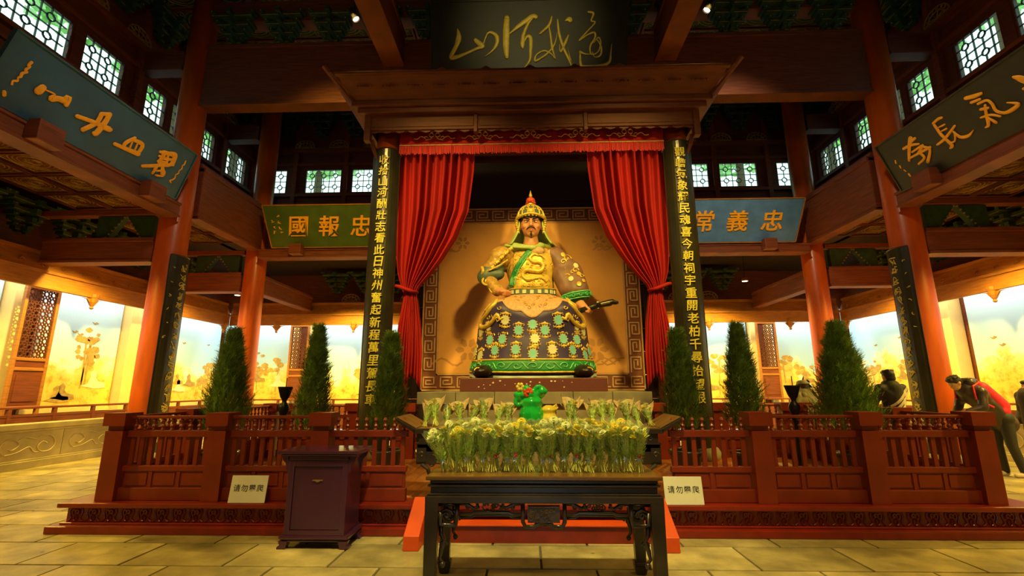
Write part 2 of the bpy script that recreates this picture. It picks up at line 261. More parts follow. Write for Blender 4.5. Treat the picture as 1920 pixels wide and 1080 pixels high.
def pane_mat():
    m = bpy.data.materials.new('frosted_pane'); m.use_nodes = True
    n = m.node_tree.nodes; l = m.node_tree.links
    for x in list(n):
        if x.type != 'OUTPUT_MATERIAL': n.remove(x)
    o = [x for x in n if x.type == 'OUTPUT_MATERIAL'][0]
    t = n.new('ShaderNodeBsdfTransparent'); t.inputs[0].default_value = (.86, .97, .90, 1)
    g = n.new('ShaderNodeBsdfGlossy'); g.inputs['Roughness'].default_value = .2
    mx = n.new('ShaderNodeMixShader'); mx.inputs[0].default_value = .05
    l.new(t.outputs[0], mx.inputs[1]); l.new(g.outputs[0], mx.inputs[2]); l.new(mx.outputs[0], o.inputs[0])
    return m
M['pane'] = pane_mat()
M['lamp_glow'] = nmat('lamp_glow', (1, .8, .5), .5, emis=(1, .78, .45), estr=9)

# ------------------------------------------------------------------ mesh builder
def basis(d):
    d = Vector(d).normalized()
    a = Vector((0, 0, 1)) if abs(d.z) < .9 else Vector((1, 0, 0))
    x = d.cross(a).normalized(); y = d.cross(x).normalized()
    return x, y, d
class MB:
    def __init__(s): s.v = []; s.f = []; s.m = []; s.mi = 0
    def add(s, vs, fs, mi=None):
        o = len(s.v); s.v.extend([tuple(p) for p in vs]); s.f.extend([tuple(i + o for i in f) for f in fs])
        s.m.extend([s.mi if mi is None else mi] * len(fs)); return s
    def box(s, x0, x1, y0, y1, z0, z1, mi=None):
        if x0 > x1: x0, x1 = x1, x0
        if y0 > y1: y0, y1 = y1, y0
        v = [(x, y, z) for z in (z0, z1) for y in (y0, y1) for x in (x0, x1)]
        return s.add(v, [(0, 2, 3, 1), (4, 5, 7, 6), (0, 1, 5, 4), (1, 3, 7, 5), (3, 2, 6, 7), (2, 0, 4, 6)], mi)
    def hexa(s, v8, mi=None):
        return s.add(v8, [(0, 2, 3, 1), (4, 5, 7, 6), (0, 1, 5, 4), (1, 3, 7, 5), (3, 2, 6, 7), (2, 0, 4, 6)], mi)
    def bar(s, p, q, w, h, up=(0, 0, 1), mi=None):
        p = Vector(p); q = Vector(q); d = (q - p).normalized(); up = Vector(up)
        x = d.cross(up)
        if x.length < 1e-4: x = d.cross(Vector((0, 1, 0)))
        x.normalize(); y = x.cross(d)
        v = []
        for c in (p, q):
            for (a, b) in ((-1, -1), (1, -1), (-1, 1), (1, 1)): v.append(c + x * a * w / 2 + y * b * h / 2)
        return s.hexa(v, mi)
    def ring(s, c, x, y, rx, ry, n):
        return [Vector(c) + Vector(x) * rx * math.cos(2 * PI * i / n) + Vector(y) * ry * math.sin(2 * PI * i / n) for i in range(n)]
    def loft(s, rings, cap=True, mi=None, closed=True):
        n = len(rings[0]); v = [p for r in rings for p in r]; f = []
        for k in range(len(rings) - 1):
            for i in range(n if closed else n - 1):
                j = (i + 1) % n; f.append((k * n + i, k * n + j, (k + 1) * n + j, (k + 1) * n + i))
        if cap and closed: f.append(tuple(range(n - 1, -1, -1))); f.append(tuple((len(rings) - 1) * n + i for i in range(n)))
        return s.add(v, f, mi)
    def tube(s, pts, r, n=6, mi=None, flat=None, fn=None):
        P = [Vector(p) for p in pts]; rs = r if isinstance(r, (list, tuple)) else [r] * len(P)
        rings = []; px = None
        for i, p in enumerate(P):
            d = (P[min(i + 1, len(P) - 1)] - P[max(i - 1, 0)])
            if d.length < 1e-7: d = Vector((0, 0, 1))
            d.normalize()
            if fn is not None:
                N = Vector(fn); x = d.cross(N)
                if x.length < 1e-5: x = px or basis(d)[0]
                x.normalize(); y = N
                rings.append(s.ring(p, x, y, rs[i], flat if flat else rs[i], n)); px = x
            else:
                if px is None: x, y, _ = basis(d)
                else:
                    x = (px - d * px.dot(d))
                    x = x.normalized() if x.length > 1e-5 else basis(d)[0]
                    y = d.cross(x)
                px = x; rings.append(s.ring(p, x, y, rs[i], rs[i] * (flat or 1), n))
        return s.loft(rings, True, mi)
    def lathe(s, prof, n=16, c=(0, 0, 0), mi=None, ax=2, phase=0):
        rings = []
        for (r, z) in prof:
            rr = []
            for i in range(n):
                a = 2 * PI * i / n + phase; p = (r * math.cos(a), r * math.sin(a), z)
                if ax == 1: p = (p[0], p[2], p[1])
                if ax == 0: p = (p[2], p[0], p[1])
                rr.append((p[0] + c[0], p[1] + c[1], p[2] + c[2]))
            rings.append(rr)
        return s.loft(rings, True, mi)
    def sph(s, c, r, n=10, m=7, mi=None, rot=None):
        if not isinstance(r, (tuple, list)): r = (r, r, r)
        rings = []
        for k in range(m + 1):
            t = PI * (k + .0) / m; t = min(max(t, .06), PI - .06); rr = []
            for i in range(n):
                a = 2 * PI * i / n; p = Vector((r[0] * math.sin(t) * math.cos(a), r[1] * math.sin(t) * math.sin(a), -r[2] * math.cos(t)))
                if rot: p.rotate(rot)
                rr.append(p + Vector(c))
            rings.append(rr)
        return s.loft(rings, True, mi)
    def prism(s, pts, z0, z1, mi=None, ax=2):
        n = len(pts)
        def P(a, b, c):
            return {2: (a, b, c), 1: (a, c, b), 0: (c, a, b)}[ax]
        v = [P(a, b, z0) for a, b in pts] + [P(a, b, z1) for a, b in pts]
        f = [tuple(range(n - 1, -1, -1)), tuple(range(n, 2 * n))] + [(i, (i + 1) % n, n + (i + 1) % n, n + i) for i in range(n)]
        return s.add(v, f, mi)
    def cap(s, p, q, r0, r1, n=12, mi=None):
        s.tube([p, q], [r0, r1], n, mi); s.sph(p, r0, n, 8, mi); s.sph(q, r1, n, 8, mi); return s
    def grid(s, fn, nu, nv, mi=None, thick=0):
        v = [fn(i / nu, j / nv) for j in range(nv + 1) for i in range(nu + 1)]
        f = [(j * (nu + 1) + i, j * (nu + 1) + i + 1, (j + 1) * (nu + 1) + i + 1, (j + 1) * (nu + 1) + i) for j in range(nv) for i in range(nu)]
        return s.add(v, f, mi)
    def xf(s, mat):
        s.v = [tuple(mat @ Vector(p)) for p in s.v]; return s
    def mesh(s, name, mats, smooth=False, fix=True):
        me = bpy.data.meshes.new(name); me.from_pydata(s.v, [], s.f)
        for m in (mats if isinstance(mats, (list, tuple)) else [mats]): me.materials.append(m)
        me.polygons.foreach_set('material_index', s.m)
        if fix:
            bm = bmesh.new(); bm.from_mesh(me); bmesh.ops.recalc_face_normals(bm, faces=bm.faces); bm.to_mesh(me); bm.free()
        if smooth: me.polygons.foreach_set('use_smooth', [True] * len(me.polygons))
        me.update(); return me
    def build(s, name, mats, parent=None, smooth=False, bev=0, solid=0, loc=None, fix=True):
        me = s.mesh(name, mats, smooth, fix)
        o = bpy.data.objects.new(name, me); COL.objects.link(o)
        if parent is not None: o.parent = parent
        if loc is not None: o.location = loc
        if solid:
            md = o.modifiers.new('solid', 'SOLIDIFY'); md.thickness = solid; md.offset = 0
        if bev:
            md = o.modifiers.new('bevel', 'BEVEL'); md.width = bev; md.segments = 2; md.limit_method = 'ANGLE'; md.angle_limit = .9
        return o
def smooth_angle(o, a=40):
    me = o.data
    me.polygons.foreach_set('use_smooth', [True] * len(me.polygons))
    try: me.set_sharp_from_angle(angle=math.radians(a))
    except Exception: pass
    return o
def thing(name, label, cat, loc=(0, 0, 0), rot=(0, 0, 0), group=None):
    o = bpy.data.objects.new(name, None); COL.objects.link(o); o.location = loc; o.rotation_euler = rot
    o.empty_display_size = .1
    o['label'] = label; o['category'] = cat
    if group: o['group'] = group
    return o
def tag(o, label, cat, group=None):
    o['label'] = label; o['category'] = cat
    if group: o['group'] = group
    return o
def struct(o, label=None):
    o['kind'] = 'structure'
    if label: o['label'] = label
    return o
def link_copy(o, parent=None, loc=None, rot=None, scale=None):
    c = o.copy(); COL.objects.link(c)
    if parent is not None: c.parent = parent
    if loc is not None: c.location = loc
    if rot is not None: c.rotation_euler = rot
    if scale is not None: c.scale = scale
    return c
KIDS = {}
def copy_tree(root, loc=None, rot=None, label=None, scale=None):
    r = link_copy(root, None, loc, rot, scale)
    if label: r['label'] = label
    for ch in [c for c in root.children]:
        c = link_copy(ch, r)
        for g in [k for k in ch.children]: link_copy(g, c)
    return r
def inst(me, name, parent, loc=(0, 0, 0), rot=(0, 0, 0), scale=(1, 1, 1), label=None):
    o = bpy.data.objects.new(name, me); COL.objects.link(o); o.parent = parent
    o.location = loc; o.rotation_euler = rot; o.scale = scale
    if label: o['label'] = label
    return o
def blob(mb, name, mats, parent=None, vox=.03, smooth_it=4, disp=None):
    """merge overlapping solids into one continuous skin"""
    me = mb.mesh(name, mats); o = bpy.data.objects.new(name, me); COL.objects.link(o)
    r = o.modifiers.new('r', 'REMESH'); r.mode = 'VOXEL'; r.voxel_size = vox; r.use_smooth_shade = True
    sm = o.modifiers.new('s', 'SMOOTH'); sm.iterations = smooth_it; sm.factor = .5
    dg = bpy.context.evaluated_depsgraph_get(); dg.update()
    nm = bpy.data.meshes.new_from_object(o.evaluated_get(dg)); o.modifiers.clear(); o.data = nm
    nm.materials.clear()
    for m in (mats if isinstance(mats, (list, tuple)) else [mats]): nm.materials.append(m)
    nm.polygons.foreach_set('use_smooth', [True] * len(nm.polygons))
    if parent is not None: o.parent = parent
    return o
def crom(pts, sub=5):
    P = [np.array(p, float) for p in pts]
    if len(P) < 3: return [tuple(P[0] + (P[-1] - P[0]) * t / sub) for t in range(sub + 1)]
    out = []
    for i in range(len(P) - 1):
        p0 = P[max(i - 1, 0)]; p1 = P[i]; p2 = P[i + 1]; p3 = P[min(i + 2, len(P) - 1)]
        for k in range(sub):
            t = k / sub
            out.append(tuple(.5 * ((2 * p1) + (-p0 + p2) * t + (2 * p0 - 5 * p1 + 4 * p2 - p3) * t * t + (-p0 + 3 * p1 - 3 * p2 + p3) * t ** 3)))
    out.append(tuple(P[-1])); return out
def brush(strokes, depth=.018):
    b = MB()
    for s in strokes:
        c = crom(s, 5)
        pts = [(p[0], p[1], 0) for p in c]; rs = [max(p[2], .006) / 2 for p in c]
        b.tube(pts, rs, 10, flat=depth, fn=(0, 0, 1))
        for e in (0, -1): b.sph(pts[e], (rs[e], rs[e], depth), 10, 5)
    return b
# Chinese characters from Blender's bundled font, as solid raised letters
_glyph = {}
def glyph(ch, size=1.0, fat=.0, ext=.02, shear=0.0):
    key = (ch, fat, shear, ext)
    if key not in _glyph:
        cu = bpy.data.curves.new('glyph', 'FONT'); cu.body = ch; cu.size = 1.0; cu.extrude = ext; cu.offset = fat; cu.shear = shear
        cu.align_x = 'CENTER'; cu.align_y = 'CENTER'; cu.resolution_u = 2
        o = bpy.data.objects.new('glyph', cu); COL.objects.link(o)
        dg = bpy.context.evaluated_depsgraph_get(); dg.update()
        me = bpy.data.meshes.new_from_object(o.evaluated_get(dg))
        bpy.data.objects.remove(o)
        if len(me.vertices):
            co = np.zeros(len(me.vertices) * 3); me.vertices.foreach_get('co', co); co = co.reshape(-1, 3)
            c = (co.max(0) + co.min(0)) / 2; s = max((co.max(0) - co.min(0))[:2])
            co[:, :2] = (co[:, :2] - c[:2]) / s
            me.vertices.foreach_set('co', co.reshape(-1)); me.update()
        _glyph[key] = me
    return _glyph[key]
def char(ch, mat, parent, loc, size, rot=(0, 0, 0), fat=.012, ext=.03, shear=.0, sx=1.0, name='character'):
    me = glyph(ch, 1, fat, ext, shear).copy(); me.name = name; me.materials.clear(); me.materials.append(mat)
    return inst(me, name, parent, loc, rot, (size * sx, size, size))
# ------------------------------------------------------------------ the hall
def sbox(name, x0, x1, y0, y1, z0, z1, mat, bev=0):
    return struct(MB().box(x0, x1, y0, y1, z0, z1).build(name, mat, bev=bev))
XC, YC = 9.5, 15.1           # clerestory planes
XW, YW = 12.0, 18.1          # outer walls
YF = -4.0                    # front wall behind the camera
COLX, COLY = 8.1, (5.0, 10.0, 13.3)
floor = sbox('floor', -XW, XW, YF, YW, -.20, -.012, M['slab_joint'])
SX, SY = .92, .60
def slab_me(w, d, k):
    b = MB(); g = .006; h = .006
    b.hexa([(g, g, -.03), (w - g, g, -.03), (g, d - g, -.03), (w - g, d - g, -.03), (g + h, g + h, 0), (w - g - h, g + h, 0), (g + h, d - g - h, 0), (w - g - h, d - g - h, 0)])
    return b.mesh('floor_slab', M['slab'])
slabme = slab_me(SX, SY, 0)
cells = []
for j in range(int((YW - 2.0) / SY)):
    for i in range(-14, 14):
        x = i * SX + (SX / 2 if j % 2 else 0); y = 2.0 + j * SY
        if abs(x + SX / 2) > 11.6: continue
        if abs(x + SX / 2) < 4.4 and 6.0 < y < 8.6: continue
        cells.append(((x + SX / 2) ** 2 * .35 + (y - 1) ** 2, x, y))
cells.sort()
for (_, x, y) in cells[:285]: inst(slabme, 'floor_slab', floor, (x, y, random.uniform(-.003, .0)))
_b = MB()
for (_, x, y) in cells[285:]:
    g = .008; _b.box(x + g, x + SX - g, y + g, y + SY - g, -.03, -.001)
o = _b.build('floor_slab_field', M['slab'], floor); o['kind'] = 'stuff'
_b = MB(); _b.box(-11.5, 11.5, YF, 1.99, -.03, -.001); o = _b.build('floor_near_strip', M['slab'], floor)

sbox('wall_left', -XW - .2, -XW, YF, YW, 0, 6.0, M['wood_dark'])
sbox('wall_right', XW, XW + .2, YF, YW, 0, 6.0, M['wood_dark'])
sbox('wall_back', -XW, XW, YW, YW + .2, 0, 6.0, M['wood_dark'])
struct(MB().box(-XW, -.8, YF - .2, YF, 0, 11.3).box(.8, XW, YF - .2, YF, 0, 11.3).box(-.8, .8, YF - .2, YF, 2.8, 11.3).build('wall_front', M['wood_dark']))
# windows: (y0, y1) along the sides, (x0, x1) along the back
WZ0, WZ1 = 8.08, 9.02
SIDE = [(-1.6, -.4), (.0, 1.1), (1.5, 2.6), (3.0, 4.2), (5.0, 6.2), (6.75, 8.28), (8.50, 9.56), (10.18, 10.90), (11.05, 12.00), (12.20, 12.86), (13.42, 14.48)]
BACK = [(-8.92, -8.40), (-7.80, -6.47), (-6.17, -4.90), (-4.60, -3.4), (-3.1, -2.0), (-1.75, -.74), (-.55, .46), (.65, 1.66), (2.0, 3.1), (3.4, 4.6), (4.90, 6.17), (6.47, 7.80), (8.40, 8.92)]
def pierced(axis, sgn, spans, lo, hi, name):
    """clerestory wall with its openings cut out: sill wall, lintel wall, posts"""
    t0, t1 = (XC, XC + .16) if axis == 'x' else (YC, YC + .16)
    def bx(b, a0, a1, z0, z1, d0=0, d1=0):
        if axis == 'x': b.box(sgn * (t0 - d0), sgn * (t1 + d1), a0, a1, z0, z1)
        else: b.box(a0, a1, t0 - d0, t1 + d1, z0, z1)
    b = MB(); bx(b, lo, hi, 5.9, WZ0); bx(b, lo, hi, WZ1, 11.3)
    e = [lo] + [v for s in spans for v in s] + [hi]
    for k in range(0, len(e), 2): bx(b, e[k], e[k + 1], WZ0, WZ1)
    w = struct(b.build(name, M['wood_dark']))
    b = MB(); bx(b, lo, hi, WZ0 - .14, WZ0 - .04, .12); bx(b, lo, hi, WZ0 - .42, WZ0 - .36, .08); bx(b, lo, hi, WZ1 + .06, WZ1 + .16, .1); bx(b, lo, hi, WZ1 + .55, WZ1 + .72, .14)
    b.build('moulding', M['beam'], w)
    for k in range(0, len(e), 2):
        if e[k + 1] - e[k] > .25 and e[k + 1] - e[k] < 1.2:
            c = (e[k] + e[k + 1]) / 2; b = MB(); bx(b, c - .07, c + .07, 6.0, 10.9, .13); b.build('post', M['beam'], w)
    return w
pierced('x', -1, SIDE, YF, YC, 'wall_left')
pierced('x', 1, SIDE, YF, YC, 'wall_right')
pierced('y', 1, BACK, -XC - .16, XC + .16, 'wall_back')
wn_i = 0
def lattice_me(w, h):
    n = max(2, round(w / .20)); m = max(4, round(h / .19)); cx = w / n; cz = h / m; b = MB(); t = .011; r = .40
    R = r * min(cx, cz)
    for i in range(n + 1):
        for j in range(m + 1):
            on = (i + j) % 2 == 0 and (i % 2 == 1)
            x, z = i * cx, j * cz
            if i < n:
                a = R if on else 0; nx = ((i + 1 + j) % 2 == 0 and (i + 1) % 2 == 1)
                b.box(x + a, x + cx - (R if nx else 0), -.02, .02, z - t / 2, z + t / 2)
            if j < m:
                a = R if on else 0; nz_ = ((i + j + 1) % 2 == 0 and i % 2 == 1)
                b.box(x - t / 2, x + t / 2, -.02, .02, z + a, z + cz - (R if nz_ else 0))
            if on and 0 < i < n and 0 < j < m:
                P = [(x + R * math.cos(PI / 8 + k * PI / 4), 0, z + R * math.sin(PI / 8 + k * PI / 4)) for k in range(9)]
                for k in range(8): b.bar(P[k], P[k + 1], .022, .03, (0, 1, 0))
    return b
def add_window(w, org, rot):
    global wn_i
    wn_i += 1
    r = bpy.data.objects.new('window_%d' % wn_i, None); COL.objects.link(r); r.location = org; r.rotation_euler = rot; struct(r)
    h = WZ1 - WZ0
    b = MB(); f = .05
    b.box(0, w, -.03, .05, 0, f); b.box(0, w, -.03, .05, h - f, h); b.box(0, f, -.03, .05, f, h - f); b.box(w - f, w, -.03, .05, f, h - f)
    b.build('window_frame', M['wood_dark'], r)
    lb = lattice_me(w - 2 * f, h - 2 * f); lb.xf(Matrix.Translation((f, 0, f))); lb.build('lattice', M['iron'], r)
    MB().box(f, w - f, .035, .045, f, h - f).build('pane', M['pane'], r)
for (a, c) in SIDE:
    if c < 4: continue
    add_window(c - a, (-XC - .04, a, WZ0), (0, 0, PI / 2))
    add_window(c - a, (XC + .04, c, WZ0), (0, 0, -PI / 2))
for (a, c) in SIDE:
    if c >= 4: continue
    # windows beyond the frame, plain glazed so daylight keeps entering
    add_window(c - a, (-XC - .04, a, WZ0), (0, 0, PI / 2)); add_window(c - a, (XC + .04, c, WZ0), (0, 0, -PI / 2))
for (a, c) in BACK: add_window(c - a, (a, YC + .04, WZ0), (0, 0, 0))

# ceilings
ceil = sbox('ceiling', -XC - .2, XC + .2, YF - .2, YC + .2, 11.2, 11.35, M['ceil'])
ca_l = sbox('ceiling', -XW - .2, -8.10, YF, YW + .2, 5.9, 6.0, M['ceil'])
ca_r = sbox('ceiling', 8.10, XW + .2, YF, YW + .2, 5.9, 6.0, M['ceil'])
ca_b = sbox('ceiling', -8.10, 8.10, 13.43, YW + .2, 5.9, 6.0, M['ceil'])
def coffer_me(s, green=True):
    b = MB(); h = s / 2
    for k, (r0, r1) in enumerate(((h * .98, h * .90),)):
        P = [(-r0, -r0), (r0, -r0), (r0, r0), (-r0, r0)]; Q = [(-r1, -r1), (r1, -r1), (r1, r1), (-r1, r1)]
        for i in range(4):
            j = (i + 1) % 4
            b.add([(*P[i], 0), (*P[j], 0), (*Q[j], 0), (*Q[i], 0), (*P[i], -.09), (*P[j], -.09), (*Q[j], -.09), (*Q[i], -.09)],
                  [(4, 5, 6, 7), (0, 1, 5, 4), (2, 3, 7, 6)], 0)
    b.box(-h * .9, h * .9, -h * .9, h * .9, -.02, 0, 1)
    for r in (.80, .66, .52, .25):
        pts = [(h * r * math.cos(2 * PI * i / 20), h * r * math.sin(2 * PI * i / 20), -.028) for i in range(21)]
        b.tube(pts, .011, 4, 2)
    c = h * .86
    b.tube([(-c, -c, -.03), (c, -c, -.03), (c, c, -.03), (-c, c, -.03), (-c, -c, -.03)], .012, 4, 2)
    for q in range(4):
        a = q * PI / 2 + PI / 4; cx, cy = h * .74 * math.cos(a) * 1.25, h * .74 * math.sin(a) * 1.25
        pts = [(cx + .09 * (1 - t / 9) * math.cos(a + t), cy + .09 * (1 - t / 9) * math.sin(a + t), -.03) for t in np.linspace(0, 7, 12)]
        b.tube(pts, .009, 4, 2)
    for q in range(5):
        a = q * 2 * PI / 5
        pts = [(h * (.12 + .05 * t) * math.cos(a + .5 * t), h * (.12 + .05 * t) * math.sin(a + .5 * t), -.03) for t in np.linspace(0, 5, 8)]
        b.tube(pts, .010, 4, 2)
    return b.mesh('coffer_panel', [M['wood_dark'], M['green_paint'] if green else M['wood_dark'], M['gold_dim']])
cof = coffer_me(.92); cof2 = coffer_me(1.22)
cof3 = coffer_me(.92, False)
for sx, par in ((-1, ca_l), (1, ca_r)):
    for i in range(3):
        for j in range(9):
            inst(cof3, 'coffer_panel', par, (sx * (8.83 + i * .95), 5.45 + j * .95 + (.0), 5.9))
for i in range(12): inst(cof3, 'coffer_panel', ca_b, (-6.9 + i * 1.25, 13.9, 5.9)); inst(cof3, 'coffer_panel', ca_b, (-6.9 + i * 1.25, 14.9, 5.9))
for i in range(-7, 8):
    for j in range(5):
        if abs(i) < 2 and j < 3: continue
        inst(cof2, 'coffer_panel', ceil, (i * 1.25, 9.7 + j * 1.15, 11.2))

# columns
def column(x, y, r, ztop, label, z0=0.0):
    t = thing('column', label, 'column', (x, y, z0))
    b = MB(); b.lathe([(r * 1.02, .22), (r * 1.03, 1.5), (r, 4), (r * .94, ztop - z0)], 28)
    b.build('shaft', M['lacquer'], t, smooth=True)
    b = MB(); b.lathe([(r * 1.25, 0), (r * 1.45, .05), (r * 1.5, .12), (r * 1.3, .2), (r * 1.1, .23)], 24); b.build('stone_base', M['grey_stone'], t, smooth=True)
    return t
for sx, side in ((-1, 'left'), (1, 'right')):
    column(sx * COLX, COLY[0], .31, 11.2, 'red lacquer column at the near end of the %s aisle' % side)
    column(sx * COLX, COLY[1], .31, 11.2, 'thick red lacquer column on the %s carrying a long black couplet board' % side)
    column(sx * COLX, COLY[2], .29, 11.2, 'red lacquer column at the far %s corner beside the %s plaque' % (side, 'green' if sx < 0 else 'light blue'))
    p = column(sx * 2.80, 8.50, .235, 6.56, 'dark red pillar holding up the canopy on the %s of the statue' % side, .30)

# beams
def beam(name, label, x0, x1, y0, y1, z0, z1, mat=None, cat='beam', lips=True, axis=None):
    t = thing(name, label, cat, ((x0 + x1) / 2, (y0 + y1) / 2, z0))
    dx, dy, h = abs(x1 - x0) / 2, abs(y1 - y0) / 2, z1 - z0
    MB().box(-dx, dx, -dy, dy, 0, h).build('timber', mat or M['beam'], t, bev=.015)
    if lips:
        e = .03; k = min(.09, h * .15)
        b = MB(); b.box(-dx - e * (dx < dy), dx + e * (dx < dy), -dy - e * (dy < dx), dy + e * (dy < dx), -.018, k * .6)
        b.box(-dx - e * (dx < dy), dx + e * (dx < dy), -dy - e * (dy < dx), dy + e * (dy < dx), h - k, h + .010)
        b.build('moulding', mat or M['beam'], t, bev=.008)
    return t
beam('tie_beam', 'huge dark red beam crossing the hall behind the canopy and black plaque', -COLX + .26, COLX - .26, 9.85, 10.15, 8.08, 9.70, M['wood_dark'])
beam('tie_beam', 'dark beam just under the ceiling across the hall', -COLX + .26, COLX - .26, 9.85, 10.15, 10.35, 10.9, M['wood_dark'])
for sx, side in ((-1, 'left'), (1, 'right')):
    beam('roof_beam', 'long brown roof beam running towards the viewer, %s of the black plaque' % side, sx * 3.42, sx * 2.98, YF, 9.84, 9.0, 9.85, M['beam'])
    beam('side_beam', 'beam under the %s side plaque' % side, sx * 8.1, sx * 7.78, COLY[0] + .32, COLY[1] - .32, 5.22, 5.52)
    beam('side_girder', 'deep panelled brown girder between the two %s columns' % side, sx * 8.08, sx * 7.82, COLY[1] + .31, COLY[2] - .29, 5.42, 6.70)
    b = beam('top_rail', 'thin rail on top of the %s deep girder' % side, sx * 8.02, sx * 7.88, COLY[1] + .31, COLY[2] - .29, 6.72, 6.82, lips=False, cat='rail')
    for yy, w in ((COLY[1], 'middle'), (COLY[2], 'far')):
        beam('upper_tie', 'short upper tie beam from the %s %s column to the window wall' % (w, side), sx * (COLX + .30), sx * (XC - .02), yy - .13, yy + .13, 9.08, 9.55, M['wood_dark'])
        beam('aisle_tie', 'brown tie beam over the %s aisle at the %s column' % (side, w), sx * (COLX + .31), sx * 10.98, yy - .14, yy + .14, 4.26, 4.80)
        beam('aisle_upper_tie', 'thin upper tie over the %s aisle at the %s column' % (side, w), sx * (COLX + .31), sx * 11.98, yy - .11, yy + .11, 5.36, 5.50, lips=False)
    beam('back_aisle_tie', 'brown tie beam over the back aisle, %s side' % side, sx * 8.22, sx * 7.98, COLY[2] + .29, 16.88, 4.26, 4.80)
    beam('back_aisle_tie', 'brown tie beam over the back aisle close to the centre, %s' % side, sx * 3.6, sx * 3.35, COLY[2] + .15, 16.88, 4.26, 4.80)
beam('back_girder', 'long girder behind the green and light blue plaques', -COLX + .30, COLX - .30, 13.2, 13.42, 5.42, 6.70)
beam('back_lower_beam', 'orange lit beam under the green and light blue plaques', -COLX + .30, COLX - .30, 12.86, 13.19, 5.18, 5.40)
beam('back_top_rail', 'thin red rail above the green and light blue plaques', -COLX + .5, COLX - .5, 13.24, 13.36, 6.70, 6.79, lips=False, cat='rail')

# hanging friezes in front of the murals
rib = MB(); rib.bar((0, 0, 0), (.22, 0, .40), .03, .02, (0, 1, 0)); ribme = rib.mesh('slanted_rib', M['frieze'])
curl = MB()
curl.tube([(.08 * (1 - t / 8) * math.cos(t), 0, .08 * (1 - t / 8) * math.sin(t)) for t in np.linspace(0, 7, 12)], .011, 4); curlme = curl.mesh('carved_curl', M['frieze'])
pend = MB(); pend.lathe([(.02, -.26), (.05, -.23), (.03, -.19), (.06, -.15), (.09, -.08), (.10, 0), (.12, .04), (.12, .12)], 10)
for s in (-1, 1): pend.hexa([(s * .1, -.02, 0), (s * .30, -.02, -.0), (s * .1, .02, 0), (s * .30, .02, 0), (s * .1, -.02, -.10), (s * .16, -.02, -.02), (s * .1, .02, -.10), (s * .16, .02, -.02)])
pendme = pend.mesh('pendant', M['frieze'])
def frieze(label, L, org, rot, ts, pends, vis):
    t = thing('hanging_frieze', label, 'frieze', org, rot)
    b = MB(); b.box(0, L, 0, .10, 0, .36); b.build('lower_board', M['frieze'], t, bev=.01)
    b = MB(); b.hexa([(0, 0, .38), (L, 0, .38), (0, .1, .38), (L, .1, .38), (0, .14, .78), (L, .14, .78), (0, .24, .78), (L, .24, .78)]); b.build('sloped_board', M['frieze'], t)
    b = MB(); b.box(0, L, -.035, .1, .34, .40); b.box(0, L, .10, .26, .76, .84); b.build('moulding', M['frieze'], t)
    b = MB(); b.box(0, L, .20, .98, .80, .84); b.build('added_light_stop', M['wood_dark'], t)  # unseen board added to keep cove light off the aisle ceiling
    x = vis[0]
    while x < vis[1]:
        inst(ribme, 'slanted_rib', t, (x, .055, .39), (-.30, 0, 0)); inst(curlme, 'carved_curl', t, (x + .30, .03, .52), (-.30, 0, 0)); x += .48
    for p in pends: inst(pendme, 'pendant', t, (p, .05, -.02))
    return t
frieze('carved hanging frieze along the left aisle above the murals', 20.9, (-11.0, YF, 3.73), (0, 0, PI / 2), 0, (12.9, 15.4, 18.2, 20.7), (12.3, 20.6))
frieze('carved hanging frieze along the right aisle above the murals', 20.9, (11.0, 16.9, 3.73), (0, 0, -PI / 2), 0, (.2, 2.7, 5.5, 8.0), (.1, 8.6))
frieze('carved hanging frieze along the back aisle above the murals', 22.0, (-11.0, 16.9, 3.75), (0, 0, 0), 0, (1.75, 4.6, 17.4, 20.25), (.2, 21.5))

# murals: flat painted walls
def mural(label, w, org, rot, seed):
    t = thing('mural', label, 'mural', org, rot)
    MB().box(0, w, -.02, .02, 0, 3.35).build('painted_wall', M['mural'], t)
    b = MB(); b.box(-.04, w + .04, -.05, .02, -.10, 0); b.build('plaster_edge', M['plaster'], t)
    rnd = random.Random(seed)
    for k in range(3):     # painted trees and rocks, flat on the wall
        b = MB(); x = rnd.uniform(.3, max(.4, w - .3)); z0 = rnd.uniform(.15, .6); h = rnd.uniform(.5, 1.3)
        b.bar((x, -.022, z0), (x + rnd.uniform(-.1, .1), -.022, z0 + h), .05, .002, (0, 1, 0))
        for q in range(9):
            cx, cz, r = x + rnd.uniform(-.3, .3), z0 + h * rnd.uniform(.6, 1.15), rnd.uniform(.06, .16)
            if not (.1 < cx < w - .1): continue
            pts = [(cx + r * rnd.uniform(.7, 1.2) * math.cos(a), cz + r * rnd.uniform(.5, .9) * math.sin(a)) for a in np.linspace(0, 2 * PI, 9)[:-1]]
            b.prism(pts, -.0235 - q * .0004, -.0215, ax=1)
        b.build('painted_tree', M['mural_fig'], t)
    for k in range(3):
        b = MB(); x = rnd.uniform(.5, max(.6, w - .5)); z0 = rnd.uniform(.15, .75); s = rnd.uniform(.5, .8)
        pts = [(x + s * a, z0 + s * c) for a, c in ((-.45, .05), (-.2, .12), (-.1, .35), (-.14, .5), (0, .62), (.12, .5), (.1, .35), (.22, .22), (.5, .18), (.55, .0), (.1, -.04), (-.1, 0))]
        b.prism(pts, -.029, -.0215, ax=1)
        b.build('painted_figure', (M['mural_fig2'], M['mural_white'], M['mural_fig'])[k], t)
    for k in range(3):
        b = MB(); x = rnd.uniform(.4, max(.5, w - .4)); z0 = rnd.uniform(1.3, 2.3)
        b.prism([(x - .09, z0 + .04), (x - .02, z0 + .01), (x + .03, z0 + .05), (x + .10, z0 + .02), (x + .02, z0 - .02), (x - .03, z0 - .02)], -.026, -.0215, ax=1)
        b.build('painted_bird', M['mural_fig2'], t)
    return t
